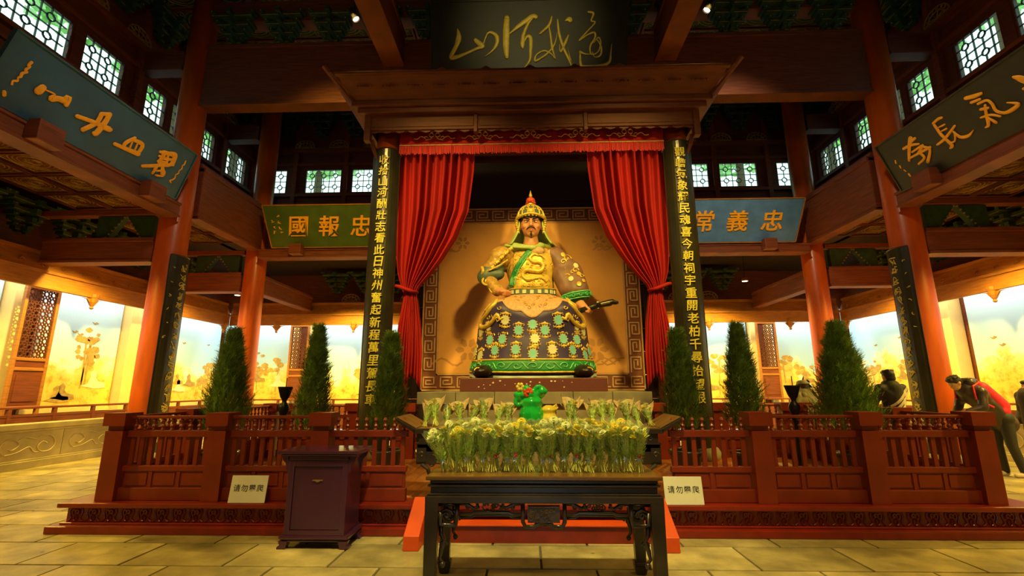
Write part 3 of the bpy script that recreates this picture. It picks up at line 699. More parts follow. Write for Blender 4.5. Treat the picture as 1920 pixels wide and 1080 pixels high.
mural('tall sky and landscape mural on the left wall at the frame edge', 3.2, (-11.9, 6.85, 1.02), (0, 0, PI / 2), 3)
mural('sky and battle mural on the left wall beside the lattice screen', 2.35, (-11.9, 10.95, 1.02), (0, 0, PI / 2), 5)
mural('pale sky mural on the left wall beyond the couplet column', 3.9, (-11.9, 13.95, 1.02), (0, 0, PI / 2), 8)
mural('pale sky mural on the back wall in the left corner', 2.75, (-11.8, 18.0, 1.02), (0, 0, 0), 11)
mural('yellow figures mural on the back wall left of the statue', 4.9, (-8.15, 18.0, 1.02), (0, 0, 0), 12)
mural('yellow figures mural on the back wall behind the statue', 5.6, (-2.8, 18.0, 1.02), (0, 0, 0), 14)
mural('yellow figures mural on the back wall right of the statue', 4.9, (3.25, 18.0, 1.02), (0, 0, 0), 15)
mural('pale sky mural on the back wall in the right corner', 2.75, (9.05, 18.0, 1.02), (0, 0, 0), 16)
mural('sky and cottages mural on the right wall next to the back corner', 3.9, (11.9, 17.85, 1.02), (0, 0, -PI / 2), 18)
mural('soldiers mural on the right wall beside the bending visitor', 3.2, (11.9, 13.1, 1.02), (0, 0, -PI / 2), 19)
mural('soldiers mural on the right wall at the frame edge', 3.2, (11.9, 9.8, 1.02), (0, 0, -PI / 2), 21)
for sx, side in ((-1, 'left'), (1, 'right')):
    for k, (a, c) in enumerate(((13.35, 13.88), (10.10, 10.30))):
        struct(MB().box(sx * 11.999, sx * 11.62, a, c, 0, 4.5).build('trim_%d' % (k + 1), M['plaster'], bev=.02))
    for k, (a, c) in enumerate(((8.22, 8.45), (8.85, 9.02), (2.95, 3.2))):
        struct(MB().box(sx * a, sx * c, 17.8, 18.099, 0, 4.5).build('trim_%d' % (k + 3), M['plaster'], bev=.02))

# lattice screens
def screen(label, org, rot, w=.72):
    t = thing('lattice_screen', label, 'screen', org, rot)
    b = MB(); H = 3.9; f = .07
    b.box(0, f, -.04, .04, 0, H); b.box(w - f, w, -.04, .04, 0, H)
    for z in (.0, .85, 1.05, 1.90, 2.12, H - .14): b.box(f, w - f, -.04, .04, z, z + (.14 if z in (0., H - .14) else .07))
    b.build('screen_frame', M['frieze'], t, bev=.008)
    b = MB(); b.box(f, w - f, -.015, .015, .14, .85); b.box(f + .08, w - f - .08, -.03, .0, .24, .75); b.build('lower_panel', M['beam'], t)
    b = MB(); b.box(f, w - f, -.015, .015, 1.12, 1.90); b.box(f + .08, w - f - .08, -.03, .0, 1.22, 1.80); b.build('middle_panel', M['beam'], t)
    b = MB(); b.box(f, w - f, -.015, .015, 1.97, 2.12); b.build('upper_panel', M['beam'], t)
    b = MB(); z0, z1 = 2.19, H - .14; n = 4; cw = (w - 2 * f) / n; m = round((z1 - z0) / cw); ch = (z1 - z0) / m
    for i in range(n):
        for j in range(m):
            cx, cz = f + (i + .5) * cw, z0 + (j + .5) * ch
            P = [(cx + cw * .36 * math.cos(k * PI / 4), 0, cz + ch * .36 * math.sin(k * PI / 4)) for k in range(9)]
            for k in range(8): b.bar(P[k], P[k + 1], .022, .03, (0, 1, 0))
            for sx_, sz_ in ((1, 1), (1, -1), (-1, 1), (-1, -1)): b.bar((cx + sx_ * cw * .25, 0, cz + sz_ * ch * .25), (cx + sx_ * cw * .5, 0, cz + sz_ * ch * .5), .022, .03, (0, 1, 0))
            for dx_, dz_ in ((1, 0), (0, 1)):
                b.bar((cx + dx_ * cw * .36, 0, cz + dz_ * ch * .36), (cx + dx_ * cw * .5, 0, cz + dz_ * ch * .5), .02, .03, (0, 1, 0)); b.bar((cx - dx_ * cw * .36, 0, cz - dz_ * ch * .36), (cx - dx_ * cw * .5, 0, cz - dz_ * ch * .5), .02, .03, (0, 1, 0))
    b.build('lattice', M['wood_dark'], t)
    return t
screen('tall wooden screen with a fretwork panel against the left wall', (-11.42, 10.12, 0), (0, 0, PI / 2), .80)
screen('fretwork screen on the back wall left of the statue', (-8.98, 17.5, 0), (0, 0, 0))
screen('fretwork screen on the back wall right of the statue', (8.28, 17.5, 0), (0, 0, 0))

# barrier rails in front of the murals
def barrier(label, L, org, rot, a=0.0):
    t = thing('barrier', label, 'barrier', org, rot)
    MB().box(a, L, -.03, .03, 1.07, 1.12).build('top_rail', M['beam'], t, bev=.008)
    MB().box(a, L, -.02, .02, .90, .95).build('lower_rail', M['beam'], t)
    n = round((L - a) / 1.0)
    pm = MB().box(-.035, .035, -.035, .035, 0, 1.07).mesh('post', M['beam'])
    bm_ = MB(); bm_.box(.04, (L - a) / n - .04, -.012, .012, .12, .90); bm_.box(.12, (L - a) / n - .12, -.024, .0, .22, .80); pb = bm_.mesh('infill_panel', M['beam'])
    for i in range(n + 1):
        inst(pm, 'post', t, (a + (L - a) * i / n, 0, 0))
        if i < n: inst(pb, 'infill_panel', t, (a + (L - a) * i / n, 0, 0))
    return t
barrier('low wooden barrier rail in front of the left wall murals', 10.9, (-11.05, 6.0, 0), (0, 0, PI / 2))
barrier('low wooden barrier rail in front of the back wall murals', 21.9, (-10.95, 17.0, 0), (0, 0, 0))
barrier('low wooden barrier rail in front of the right wall murals', 10.9, (11.05, 16.9, 0), (0, 0, -PI / 2))

# carved stone parapets
cl = MB()
cl.tube([(x, -.004, z) for x, z in crom([(-.42, -.12), (-.5, 0), (-.42, .13), (-.28, .14), (-.18, .04), (-.28, -.05), (-.36, -.02)], 4)], .012, 5)
cl.tube([(x, -.004, z) for x, z in crom([(-.22, .10), (-.08, .17), (.10, .12), (.2, .16), (.36, .17), (.47, .08), (.48, -.04), (.38, -.13), (.22, -.12), (.16, -.02), (.24, .06), (.33, .02)], 4)], .012, 5)
cl.tube([(x, -.004, z) for x, z in crom([(-.40, -.13), (-.2, -.10), (0, -.02), (.1, -.12), (.2, -.13)], 4)], .010, 5)
clme = cl.mesh('carved_cloud', M['marble'])
def parapet(label, L, org, rot):
    t = thing('stone_parapet', label, 'parapet', org, rot)
    n = round(L / 1.35); w = L / n
    b = MB(); b.box(0, w - .012, 0, .26, .10, .70); pm = b.mesh('stone_block', M['marble'])
    for i in range(n): inst(pm, 'stone_block', t, (i * w, 0, 0)); inst(clme, 'carved_cloud', t, (i * w + w / 2, 0, .42), (0, 0, 0), (1.05, 1, 1.0))
    b = MB(); b.box(0, L, -.03, .29, .73, .84); b.build('coping', M['marble'], t, bev=.012)
    b = MB(); b.box(0, L, -.015, .275, .685, .73); b.box(0, L, -.03, .29, 0, .14); b.box(0, L, -.012, .26, .14, .175); b.build('base_course', M['marble'], t, bev=.008)
    return t
parapet('low carved stone parapet along the left aisle', 10.8, (-9.75, 3.2, 0), (0, 0, PI / 2))
parapet('low carved stone parapet along the right aisle behind the visitors', 10.8, (9.75, 14.0, 0), (0, 0, -PI / 2))

# painted bracket clusters
def dougong_me(w=1.0, h=.8, paint='green_paint'):
    b = MB()
    for k in range(4):
        z = k * h / 4; hw = w * (.16 + .11 * k); d = .08 + .07 * k
        b.box(-hw, hw, -d, .06, z + h * .06, z + h * .16, 0)
        for s in (-1, 1):
            b.box(s * hw - .06, s * hw + .06, -d - .02, .06, z + h * .16, z + h * .24, 0)
            b.hexa([(s * hw * .5, -d, z), (s * hw, -d, z + h * .06), (s * hw * .5, .02, z), (s * hw, .02, z + h * .06), (s * hw * .4, -d, z + h * .06), (s * hw * .9, -d, z + h * .07), (s * hw * .4, .02, z + h * .06), (s * hw * .9, .02, z + h * .07)], 0)
        b.box(-.05, .05, -d - .16, .06, z + h * .04, z + h * .18, 0)
        b.tube([(-hw, -d - .004, z + h * .07), (hw, -d - .004, z + h * .07)], .006, 4, 1)
        for s in (-1, 0, 1): b.sph((s * hw, -d - .03, z + h * .2), .016, 6, 4, 1)
    return b.mesh('bracket', [M[paint], M['gold_dim']])
dg_g = dougong_me(); dg_t = dougong_me(1.05, .9, 'teal_paint')
def lunette_me(r=.34):
    b = MB()
    for q in (1.0, .62): b.tube([(r * q * math.cos(a), 0, r * q * math.sin(a) * .8) for a in np.linspace(0, PI, 14)], .014, 5)
    for k in range(7):
        a = PI * (k + .5) / 7; cx, cz = r * .82 * math.cos(a), r * .82 * math.sin(a) * .8
        b.tube([(cx + .05 * math.cos(t), 0, cz + .05 * math.sin(t)) for t in np.linspace(0, 2 * PI, 8)], .010, 4)
    for k in range(4):
        a = PI * (k + .5) / 4; b.tube([(.04 * math.cos(a), 0, .03), (r * .6 * math.cos(a), 0, r * .6 * math.sin(a) * .8)], .012, 4)
    b.box(-r, r, -.012, .012, -.02, .012)
    return b.mesh('carved_lunette', M['gold_dim'])
lun = lunette_me()
def bset(label, pts, me, rot, lunettes=()):
    t = thing('bracket_row', label, 'bracket')
    for p in pts: inst(me, 'bracket', t, p, rot)
    for p in lunettes: inst(lun, 'carved_lunette', t, p, rot)
bset('row of dark green painted brackets above the back windows', [(-8.4 + 1.2 * i, YC - .22, 10.05) for i in range(15)], dg_t, (0, 0, 0), [(-7.8 + 1.2 * i, YC - .16, 9.74) for i in range(14)])
bset('row of dark green painted brackets above the left windows', [(-XC + .22, 5.4 + 1.2 * i, 10.0) for i in range(8)], dg_t, (0, 0, PI / 2), [(-XC + .16, 6.0 + 1.2 * i, 9.74) for i in range(7)])
bset('row of dark green painted brackets above the right windows', [(XC - .22, 5.4 + 1.2 * i, 10.0) for i in range(8)], dg_t, (0, 0, -PI / 2), [(XC - .16, 6.0 + 1.2 * i, 9.74) for i in range(7)])
bset('row of green painted brackets over the back aisle frieze', [(-7.2 + 1.1 * i, 17.2, 4.95) for i in range(14)], dg_g, (0, 0, 0), [(-6.65 + 1.1 * i, 17.15, 4.66) for i in range(13)])
bset('row of green painted brackets over the left aisle frieze', [(-11.4, 6.4 + 1.1 * i, 4.9) for i in range(9)], dg_g, (0, 0, PI / 2), [])
bset('row of green painted brackets over the right aisle frieze', [(11.4, 6.4 + 1.1 * i, 4.9) for i in range(9)], dg_g, (0, 0, -PI / 2), [])
# stepped, gold-dotted corner brackets standing on the aisle ties
def stepped(sx, y, label):
    t = thing('carved_corner_bracket', label, 'bracket', (sx * 8.1, y, 4.80))
    b = MB()
    for s, x0 in ((1, .45), (-1, 1.75)):
        pts = [(sx * x0, 0), (sx * (x0 + s * .25), 0), (sx * (x0 + s * .62), .54), (sx * x0, .54)]
        b.prism(pts, -.07, .07, 0, ax=1)
        for k in range(7):
            f_ = k / 6; b.sph((sx * (x0 + s * (.25 + .37 * f_)), -.08, .04 + .48 * f_), .024, 6, 4, 1)
    b.build('carved_panel', [M['green_paint'], M['gold_dim']], t)
for sx, side in ((-1, 'left'), (1, 'right')):
    stepped(sx, COLY[1], 'green carved corner bracket with gold studs over the near %s aisle tie' % side)
    stepped(sx, COLY[2], 'green carved corner bracket with gold studs over the far %s aisle tie' % side)
# gold-edged panels above the big beam
t = thing('beam_top_brackets', 'green and gold painted bracket row standing on the huge cross beam', 'bracket')
for i in range(-6, 7):
    if abs(i) < 2: continue
    inst(dg_g, 'bracket', t, (i * 1.2, 9.95, 9.72))
# daylight outside: tree crowns above the eaves
def crown(x, y, z, r, i, label):
    rnd = random.Random(i); b = MB()
    for k in range(900):
        d = Vector((rnd.gauss(0, 1), rnd.gauss(0, 1), rnd.gauss(0, 1))).normalized(); p = Vector((x, y, z)) + Vector((d.x * r, d.y * r, d.z * r * .6)) * rnd.uniform(.5, 1.05)
        a, c, e = basis(Vector((rnd.gauss(0, 1), rnd.gauss(0, 1), rnd.gauss(0, 1)))); s = rnd.uniform(.18, .38)
        b.add([p - a * s, p - c * s * .6, p + a * s, p + c * s * .6], [(0, 1, 2, 3)])
    t = thing('tree', label, 'tree', (0, 0, 0))
    b.build('crown', M['outleaf'], t, fix=False)
    MB().tube([(x, y, z - r * .3), (x, y, -1)], [.2, .4], 8).build('trunk', M['trunk'], t)
for i in range(5):
    crown(-17.5, 5.5 + i * 5.0, 16.9, 2.5, i, 'blurred green tree outside the left clerestory windows, tree %s' % ('nearest', 'second nearest', 'middle', 'second farthest', 'farthest')[i])
    crown(17.5, 5.5 + i * 5.0, 16.7, 2.5, i + 9, 'blurred green tree outside the right clerestory windows, tree %s' % ('nearest', 'second nearest', 'middle', 'second farthest', 'farthest')[i])
for i in range(5): crown(-12 + i * 6, 25, 15.3, 2.8, i + 20, 'blurred green tree behind the back clerestory windows, %s' % ('far left', 'left', 'centre', 'right', 'far right')[i])
# ------------------------------------------------------------------ the enclosure: plinth, steps, balustrades
PZ = .30
t = thing('plinth', 'low dark red platform with carved lotus band under the balustrade', 'platform')
b = MB(); b.box(-5.10, 5.10, 5.36, 9.3, .0, PZ - .045); b.build('core', M['plinth'], t)
b = MB(); b.box(-5.16, 5.16, 5.28, 9.36, PZ - .05, PZ - .002); b.build('top_board', M['plinth'], t, bev=.008)
b = MB(); b.box(-5.22, 5.22, 5.24, 9.42, 0, .075); b.box(-5.14, 5.14, 5.32, 9.38, .075, .095); b.build('base_board', M['plinth'], t, bev=.008)
mo = MB()
mo.tube([(x, 0, z) for x, z in crom([(-.085, -.07), (-.05, -.04), (-.07, .02), (-.05, .065), (0, .075), (.05, .065), (.07, .02), (.05, -.04), (.085, -.07)], 3)], .009, 5)
mo.tube([(x, -.004, z) for x, z in crom([(-.03, .0), (-.035, .035), (-.01, .045), (.0, .02), (.01, .045), (.035, .035), (.03, 0)], 3)], .009, 5)
mo.tube([(.02 * math.cos(a), -.004, -.035 + .03 * math.sin(a)) for a in np.linspace(0, 2 * PI, 9)], .007, 4)
mome = mo.mesh('lotus_motif', M['plinth'])
for i in range(54):
    x = -5.0 + i * .1885
    if abs(x) < 1.15: continue
    inst(mome, 'lotus_motif', t, (x, 5.355, .172))
for sx in (-1, 1):
    for i in range(16): inst(mome, 'lotus_motif', t, (sx * 5.106, 5.6 + i * .19, .172), (0, 0, sx * PI / 2))
for i in range(56):
    x = -4.98 + i * .178; inst(MB().box(.002, .176, 5.5, 9.2, PZ - .004, PZ + .004).mesh('floor_plank', M['plank']) if i == 0 else plank_me, 'floor_plank', t, (x, 0, 0)) if False else None
plank_me = MB().box(.002, .176, 5.58, 9.2, PZ - .003, PZ + .005).mesh('floor_plank', M['plank'])
for i in range(56): inst(plank_me, 'floor_plank', t, (-4.98 + i * .178, 0, 0))

t = thing('steps', 'bright red wooden steps with sloping side boards behind the front table', 'steps')
MB().box(-1.13, 1.13, 5.06, 5.235, 0, .155).build('riser', M['plinth'], t)
MB().box(-1.13, 1.13, 5.04, 5.235, .155, .172).build('tread', M['step'], t, bev=.004)
for sx in (-1, 1):
    b = MB(); b.prism([(4.80, 0), (5.23, 0), (5.23, .39), (4.80, .13)], sx * 1.14, sx * 1.29, ax=0)
    b.build('side_board', M['step'], t, bev=.006)

ZR = dict(h0=1.17, h1=1.20, m0=.965, m1=1.035, b0=.60, b1=.66, s0=.36, s1=.43)
def baluster_mesh():
    b = MB()
    b.box(-.022, .022, -.015, .015, .655, .97)
    b.lathe([(.012, 1.03), (.022, 1.04), (.014, 1.06), (.026, 1.085), (.012, 1.105), (.012, 1.13), (.024, 1.145), (.014, 1.172)], 8)
    return b.mesh('baluster', M['fence'])
bal_me = baluster_mesh()
def post_me(w=.25):
    b = MB(); h = w * .40; b.box(-h, h, -h, h, 0, .735); return b.mesh('post', M['fence'])
pst_me = post_me()
_c = MB(); _c.box(-.125, .125, -.125, .125, .79, .93); _c.box(-.085, .085, -.085, .085, .735, .79); cap_me = _c.mesh('post_cap', M['fence'])
bpanel = MB(); bpanel.box(-.5, .5, -.016, .016, .43, .60); bpanel.box(-.475, .475, -.026, -.01, .455, .575)
def balustrade(label, xs, org, rot, end_open=None, rails=None):
    """xs: post positions along local x"""
    t = thing('balustrade', label, 'balustrade', org, rot)
    x0, x1 = (rails or (xs[0], xs[-1]))
    dz = -PZ
    def bb(nm, a, c, y, z0, z1): MB().box(a, c, -y, y, z0 + dz, z1 + dz).build(nm, M['fence'], t, bev=.005)
    bb('handrail', min(min(xs), x0) if rot[2] else min(xs), max(xs), .028, 1.165, 1.195)
    bb('middle_rail', x0, x1, .034, .965, 1.035)
    bb('lower_rail', x0, x1, .032, .60, .66)
    bb('foot_rail', x0, x1, .045, .30, .43)
    for x in xs:
        p = inst(pst_me, 'post', t, (x, 0, 0)); inst(cap_me, 'post_cap', p, (0, 0, 0))
    segs = [(a + .11, c - .11) for a, c in zip(xs[:-1], xs[1:])]
    if x1 > xs[-1] + .1: segs.append((xs[-1] + .11, x1))
    if x0 < xs[0] - .1: segs.append((x0, xs[0] - .11))
    for a, c in segs:
        n = max(1, round((c - a) / .106))
        for i in range(n): inst(bal_me, 'baluster', t, (a + (i + .5) * (c - a) / n, 0, dz))
        k = max(1, round((c - a) / .36))
        w = (c - a) / k
        pb = MB(); pb.box(.015, w - .015, -.014, .014, .43 + dz, .60 + dz); pb.box(.04, w - .04, -.024, -.01, .455 + dz, .58 + dz); pm = pb.mesh('panel', M['fence'])
        sb = MB().box(-.02, .02, -.026, .026, .43 + dz, .60 + dz).mesh('panel_stile', M['fence'])
        for i in range(k):
            inst(pm, 'panel', t, (a + i * w, 0, 0))
            if i: inst(sb, 'panel_stile', t, (a + i * w, 0, 0))
    return t
FY = 5.46
balustrade('front red balustrade left of the altar, behind the purple cabinet', [-4.73, -3.56, -2.40], (0, FY, PZ), (0, 0, 0), rails=(-4.73, -1.44))
balustrade('front red balustrade right of the altar', [2.40, 3.56, 4.73], (0, FY, PZ), (0, 0, 0), rails=(1.44, 4.73))
balustrade('left side red balustrade running back from the front corner', [1.10, 2.20, 3.27], (-4.73, FY, PZ), (0, 0, PI / 2), rails=(.12, 3.27))
balustrade('right side red balustrade running back from the front corner', [1.10, 2.20, 3.27], (4.73, FY, PZ), (0, 0, PI / 2), rails=(.12, 3.27))
balustrade('rear red balustrade between the left side and the left pillar', [-4.45, -3.25], (0, 8.75, PZ), (0, 0, 0), rails=(-4.6, -3.08))
balustrade('rear red balustrade between the right pillar and the right side', [3.25, 4.45], (0, 8.75, PZ), (0, 0, 0), rails=(3.08, 4.6))
balustrade('short red balustrade between the left pillar and the stone dais', [-2.18], (0, 8.55, PZ), (0, 0, 0), rails=(-2.52, -2.06))
balustrade('short red balustrade between the right pillar and the stone dais', [2.18], (0, 8.55, PZ), (0, 0, 0), rails=(2.06, 2.52))

# stone dais and block
t = thing('stone_dais', 'stepped greyish stone dais under the statue', 'dais', (0, 7.9, PZ))
for i in range(6):
    a = -1.92 + i * .64; MB().box(a + .004, a + .636, 0, .5, .935, 1.13).build('stone', M['grey_stone'], t, bev=.006)
MB().box(-1.90, 1.90, .5, 2.3, .0, 1.13).build('stone_core', M['grey_stone'], t)
for i in range(5):
    a = -1.80 + i * .72; MB().box(a + .004, a + .716, .08, .5, .60, .93).build('stone', M['grey_stone'], t, bev=.006)
MB().box(-1.86, 1.86, .03, .5, .0, .60).build('stone_base', M['grey_stone'], t, bev=.01)
t = thing('plinth_block', 'worn dark brown block that the seated statue stands on', 'block', (0, 8.95, 1.43))
MB().box(-1.23, 1.23, -.93, .80, 0, .225).build('block', M['block'], t, bev=.01)
b = MB(); rnd = random.Random(4)
for k in range(26):
    x, z, s = rnd.gauss(-.3, .6), rnd.uniform(.03, .19), rnd.uniform(.008, .022)
    if abs(x) > 1.2: continue
    b.prism([(x - s, z), (x - s * .2, z - s * .7), (x + s, z - s * .2), (x + s * .5, z + s * .6), (x - s * .4, z + s * .5)], -.9335, -.929, ax=1)
b.build('chipped_paint', M['board_cream'], t)

# backdrop with fret border
t = thing('backdrop', 'ochre painted backdrop panel with a brown and cream fret border', 'backdrop', (0, 10.0, 1.43))
BW, BH, BB = 2.34, 3.95, .36
MB().box(-BW, BW, 0, .06, 0, BH + .06).build('border_ground', M['key_dark'], t)
MB().box(-BW + BB, BW - BB, -.012, .0, BB, BH - BB + .06).build('painted_field', M['tan'], t)
def strip(b, pts, w=.032, y=-.014):
    for (a, c) in zip(pts[:-1], pts[1:]):
        x0, x1 = sorted((a[0], c[0])); z0, z1 = sorted((a[1], c[1])); b.box(x0 - w / 2, x1 + w / 2, y, .0, z0 - w / 2, z1 + w / 2)
b = MB(); o_ = .018
for q in (o_, BB - o_):
    strip(b, [(-BW + q, q), (BW - q, q), (BW - q, BH + .06 - q), (-BW + q, BH + .06 - q), (-BW + q, q)], .028)
b.build('fret_edge_line', M['key_light'], t)
u = .30
fr = MB(); strip(fr, [(-.14, .13), (.135, .13), (.135, -.05), (-.075, -.05), (-.075, .045), (.045, .045)], .030); strip(fr, [(-.14, .13), (-.14, -.125), (.2, -.125)], .030)
frme = fr.mesh('fret_motif', M['key_light'])
nx = int((2 * BW - 2 * BB) / .375); nz = int((BH - 2 * BB) / .375)
for i in range(nx + 1):
    x = -BW + BB + .19 + i * (2 * BW - 2 * BB - .38) / nx
    inst(frme, 'fret_motif', t, (x, -.001, BB / 2), (0, 0, 0), (.88, 1, .80)); inst(frme, 'fret_motif', t, (x, -.001, BH + .06 - BB / 2), (0, 0, 0), (.88, 1, .80))
for j in range(nz + 1):
    z = BB + .2 + j * (BH - 2 * BB - .34) / nz
    inst(frme, 'fret_motif', t, (-BW + BB / 2, -.001, z), (0, -PI / 2, 0), (.88, 1, .80)); inst(frme, 'fret_motif', t, (BW - BB / 2, -.001, z), (0, PI / 2, 0), (.88, 1, .80))
for sx in (-1, 1):
    for sz in (0, 1): inst(frme, 'fret_motif', t, (sx * (BW - BB / 2), -.001, BB / 2 + sz * (BH + .06 - BB)), (0, 0, 0), (.8, 1, .8))
# printed darker scroll flowers on the field
b = MB()
for (cx, cz, s) in ((-1.35, .85, 1), (1.35, .85, 1), (-1.5, 3.2, .6), (1.5, 3.2, .6)):
    sg = -1 if cx < 0 else 1
    for k in range(6):
        a = k * PI / 3; b.prism([(cx + s * (.05 * math.cos(a) + r_ * math.cos(a + da)), cz + s * (.05 * math.sin(a) + r_ * math.sin(a + da))) for r_, da in ((.04, -.8), (.16, -.45), (.22, 0), (.16, .45), (.04, .8))], -.0145, -.0115, ax=1)
    for k in range(3):
        pts = [(cx + sg * s * (.1 + .12 * i) - .1 * k, -.0130, cz - s * (.25 + .08 * math.sin(i * 1.3 + k))) for i in range(5)]
        b.tube(pts, .018, 4, flat=.002, fn=(0, 1, 0))
b.build('printed_flower', M['tan_d'], t)
# black boarded wall behind
t = thing('boarded_wall', 'black boarded wall behind the backdrop and statue', 'panel', (0, 10.14, PZ))
for i in range(13):
    z = i * .485; MB().box(-2.66, 2.66, -.04, .03, z + .004, z + .481).build('board', M['black_panel'], t, bev=.004)
for sx in (-1, 1): MB().box(sx * 2.62, sx * 2.76, -.08, .08, 0, 6.32).build('post', M['wood_dark'], t)

# canopy
t = thing('canopy', 'flared carved wooden canopy above the red curtains', 'canopy', (0, 8.5, 6.05))
def slope(b, x0, x1, y0, y1, z0, z1, xa, xb, th=.06):
    b.hexa([(x0, y0, z0), (x1, y0, z0), (x0, y0 + th, z0), (x1, y0 + th, z0), (xa, y1, z1), (xb, y1, z1), (xa, y1 + th, z1), (xb, y1 + th, z1)])
b = MB(); slope(b, -3.34, 3.34, -.62, -.98, .74, 1.04, -3.52, 3.52); b.build('flared_board', M['canopy'], t)
for sx in (-1, 1):
    b = MB()
    b.hexa([(sx * 3.30, -.62, .72), (sx * 3.36, -.62, .72), (sx * 3.30, 1.2, .72), (sx * 3.36, 1.2, .72), (sx * 3.62, -1.0, 1.08), (sx * 3.68, -1.0, 1.08), (sx * 3.62, 1.2, 1.04), (sx * 3.68, 1.2, 1.04)])
    b.build('side_board', M['canopy'], t)
    b = MB(); b.bar((sx * 3.34, -.64, .70), (sx * 3.76, -1.03, 1.19), .07, .05); b.build('horn', M['canopy'], t)
b = MB(); b.box(-3.56, 3.56, -1.02, -.94, 1.02, 1.075)
b.build('rim', M['canopy'], t, bev=.01)
sc = MB()
for s in (-1, 1):
    sc.tube([(s * (.05 + .11 * (1 - a / 8) * math.cos(a)) + s * .02, 0, .10 * (1 - a / 8) * math.sin(a)) for a in np.linspace(0, 7.5, 14)], .014, 4)
    sc.tube([(s * .15, 0, .02), (s * .2, 0, .09), (s * .26, 0, .05)], .012, 4)
sc.tube([(0, 0, -.1), (0, 0, .12)], .012, 4)
scme = sc.mesh('cloud_scroll', M['canopy'])
for i in range(14):
    x = -3.05 + i * 6.1 / 13; inst(scme, 'cloud_scroll', t, (x, -.84, .89), (-.86, 0, 0), (.8, 1, 1.0))
tr = MB(); tr.prism([(-.12, 0), (.12, 0), (.04, .05), (0, .075), (-.04, .05)], -.02, .02, ax=1); trme = tr.mesh('rim_finial', M['canopy'])
for i in range(9): inst(trme, 'rim_finial', t, (-3.2 + i * .8, -.98, 1.07))
b = MB(); b.box(-3.36, 3.36, -.64, 1.2, .62, .74); b.build('cornice', M['canopy'], t, bev=.02)
b = MB(); b.box(-3.26, 3.26, -.58, 1.2, .51, .62); b.build('cornice_lower', M['canopy'], t, bev=.02)
b = MB(); b.box(-3.12, 3.12, -.46, -.36, .22, .51); b.build('frieze_board', M['canopy'], t)
for k in range(3):
    w = 6.1 / 3; MB().box(-3.05 + k * w + .05, -3.05 + (k + 1) * w - .05, -.475, -.44, .27, .47).build('panel', M['canopy'], t, bev=.01)
for sx in (-1, 1):
    MB().box(sx * 3.04, sx * 3.12, -.46, 1.1, .22, .51).build('side_frieze', M['canopy'], t)
    MB().box(sx * 3.02, sx * 3.14, -.49, -.35, .0, .52).build('corner_post', M['canopy'], t, bev=.01)
for k in (-1, 1): MB().box(k * 1.03 - .035, k * 1.03 + .035, -.49, -.36, .14, .51).build('corner_post', M['canopy'], t, bev=.008)
b = MB()
for i in range(25):
    x = -2.98 + i * .248
    b.tube([(x + .05 * (1 - a / 8) * math.cos(a), -.42, .19 + .035 * (1 - a / 8) * math.sin(a)) for a in np.linspace(0, 7, 9)], .010, 4)
    b.prism([(x - .12, .23), (x + .12, .23), (x + .09, .19), (x + .02, .17), (x - .06, .19)], -.43, -.41, ax=1)
b.build('carved_fringe', M['canopy'], t)
b = MB(); b.box(-3.3, 3.3, -.55, 1.2, .74, .80); b.build('roof_board', M['canopy'], t)
for sx in (-1, 1):
    b = MB(); b.tube([(sx * 3.05, -.30, .1), (sx * 3.0, -.25, -.1), (sx * 2.93, -.2, -.3)], [.05, .04, .02], 6); b.build('bracket', M['canopy'], t)

# valance and curtains
t = thing('valance', 'bright red fringed valance with gold embroidery under the canopy', 'valance', (0, 8.30, 5.88))
VX = 2.53
def vfn(amp, y0, z0, z1):
    return lambda u, v: (-VX + 2 * VX * u, y0 + amp * math.sin(u * 96) + amp * .5 * math.sin(u * 211 + 1), z0 + (z1 - z0) * v)
MB().grid(vfn(.010, 0, .18, .53), 240, 3).build('cloth', M['curtain'], t, smooth=True, solid=.01)
b = MB(); rnd = random.Random(2)
for i in range(250):
    x = -VX + 2 * VX * (i + .5) / 250; l = rnd.uniform(-.01, .03)
    b.bar((x, -.012 + rnd.uniform(-.006, .006), .20), (x + rnd.uniform(-.004, .004), -.012, .0 + l), .015, .008, (0, 1, 0))
b.build('fringe', M['fringe'], t)
MB().box(-VX, VX, -.024, -.006, .185, .205).build('fringe_braid', M['gold_dim'], t)
emb = MB()
for s in (-1, 1):
    emb.tube([(s * (.06 + .045 * math.cos(a)), 0, .05 + .045 * math.sin(a)) for a in np.linspace(0, 2 * PI, 9)], .010, 4)
    emb.tube([(s * x, 0, z) for x, z in crom([(.05, -.02), (.14, -.05), (.2, 0), (.27, .02), (.33, -.03), (.40, -.02)], 3)], .008, 4)
    emb.tube([(s * (.16 + .04 * math.cos(a)), 0, -.02 + .04 * math.sin(a)) for a in np.linspace(0, 5, 8)], .008, 4)
    for q in range(5): emb.sph((s * (.055 + .022 * math.cos(q * 1.25)), -.004, .13 + .022 * math.sin(q * 1.25)), .017, 6, 4)
embme = emb.mesh('gold_embroidery', M['gold'])
for i in range(5): inst(embme, 'gold_embroidery', t, (-1.85 + i * .925, -.03, .35))
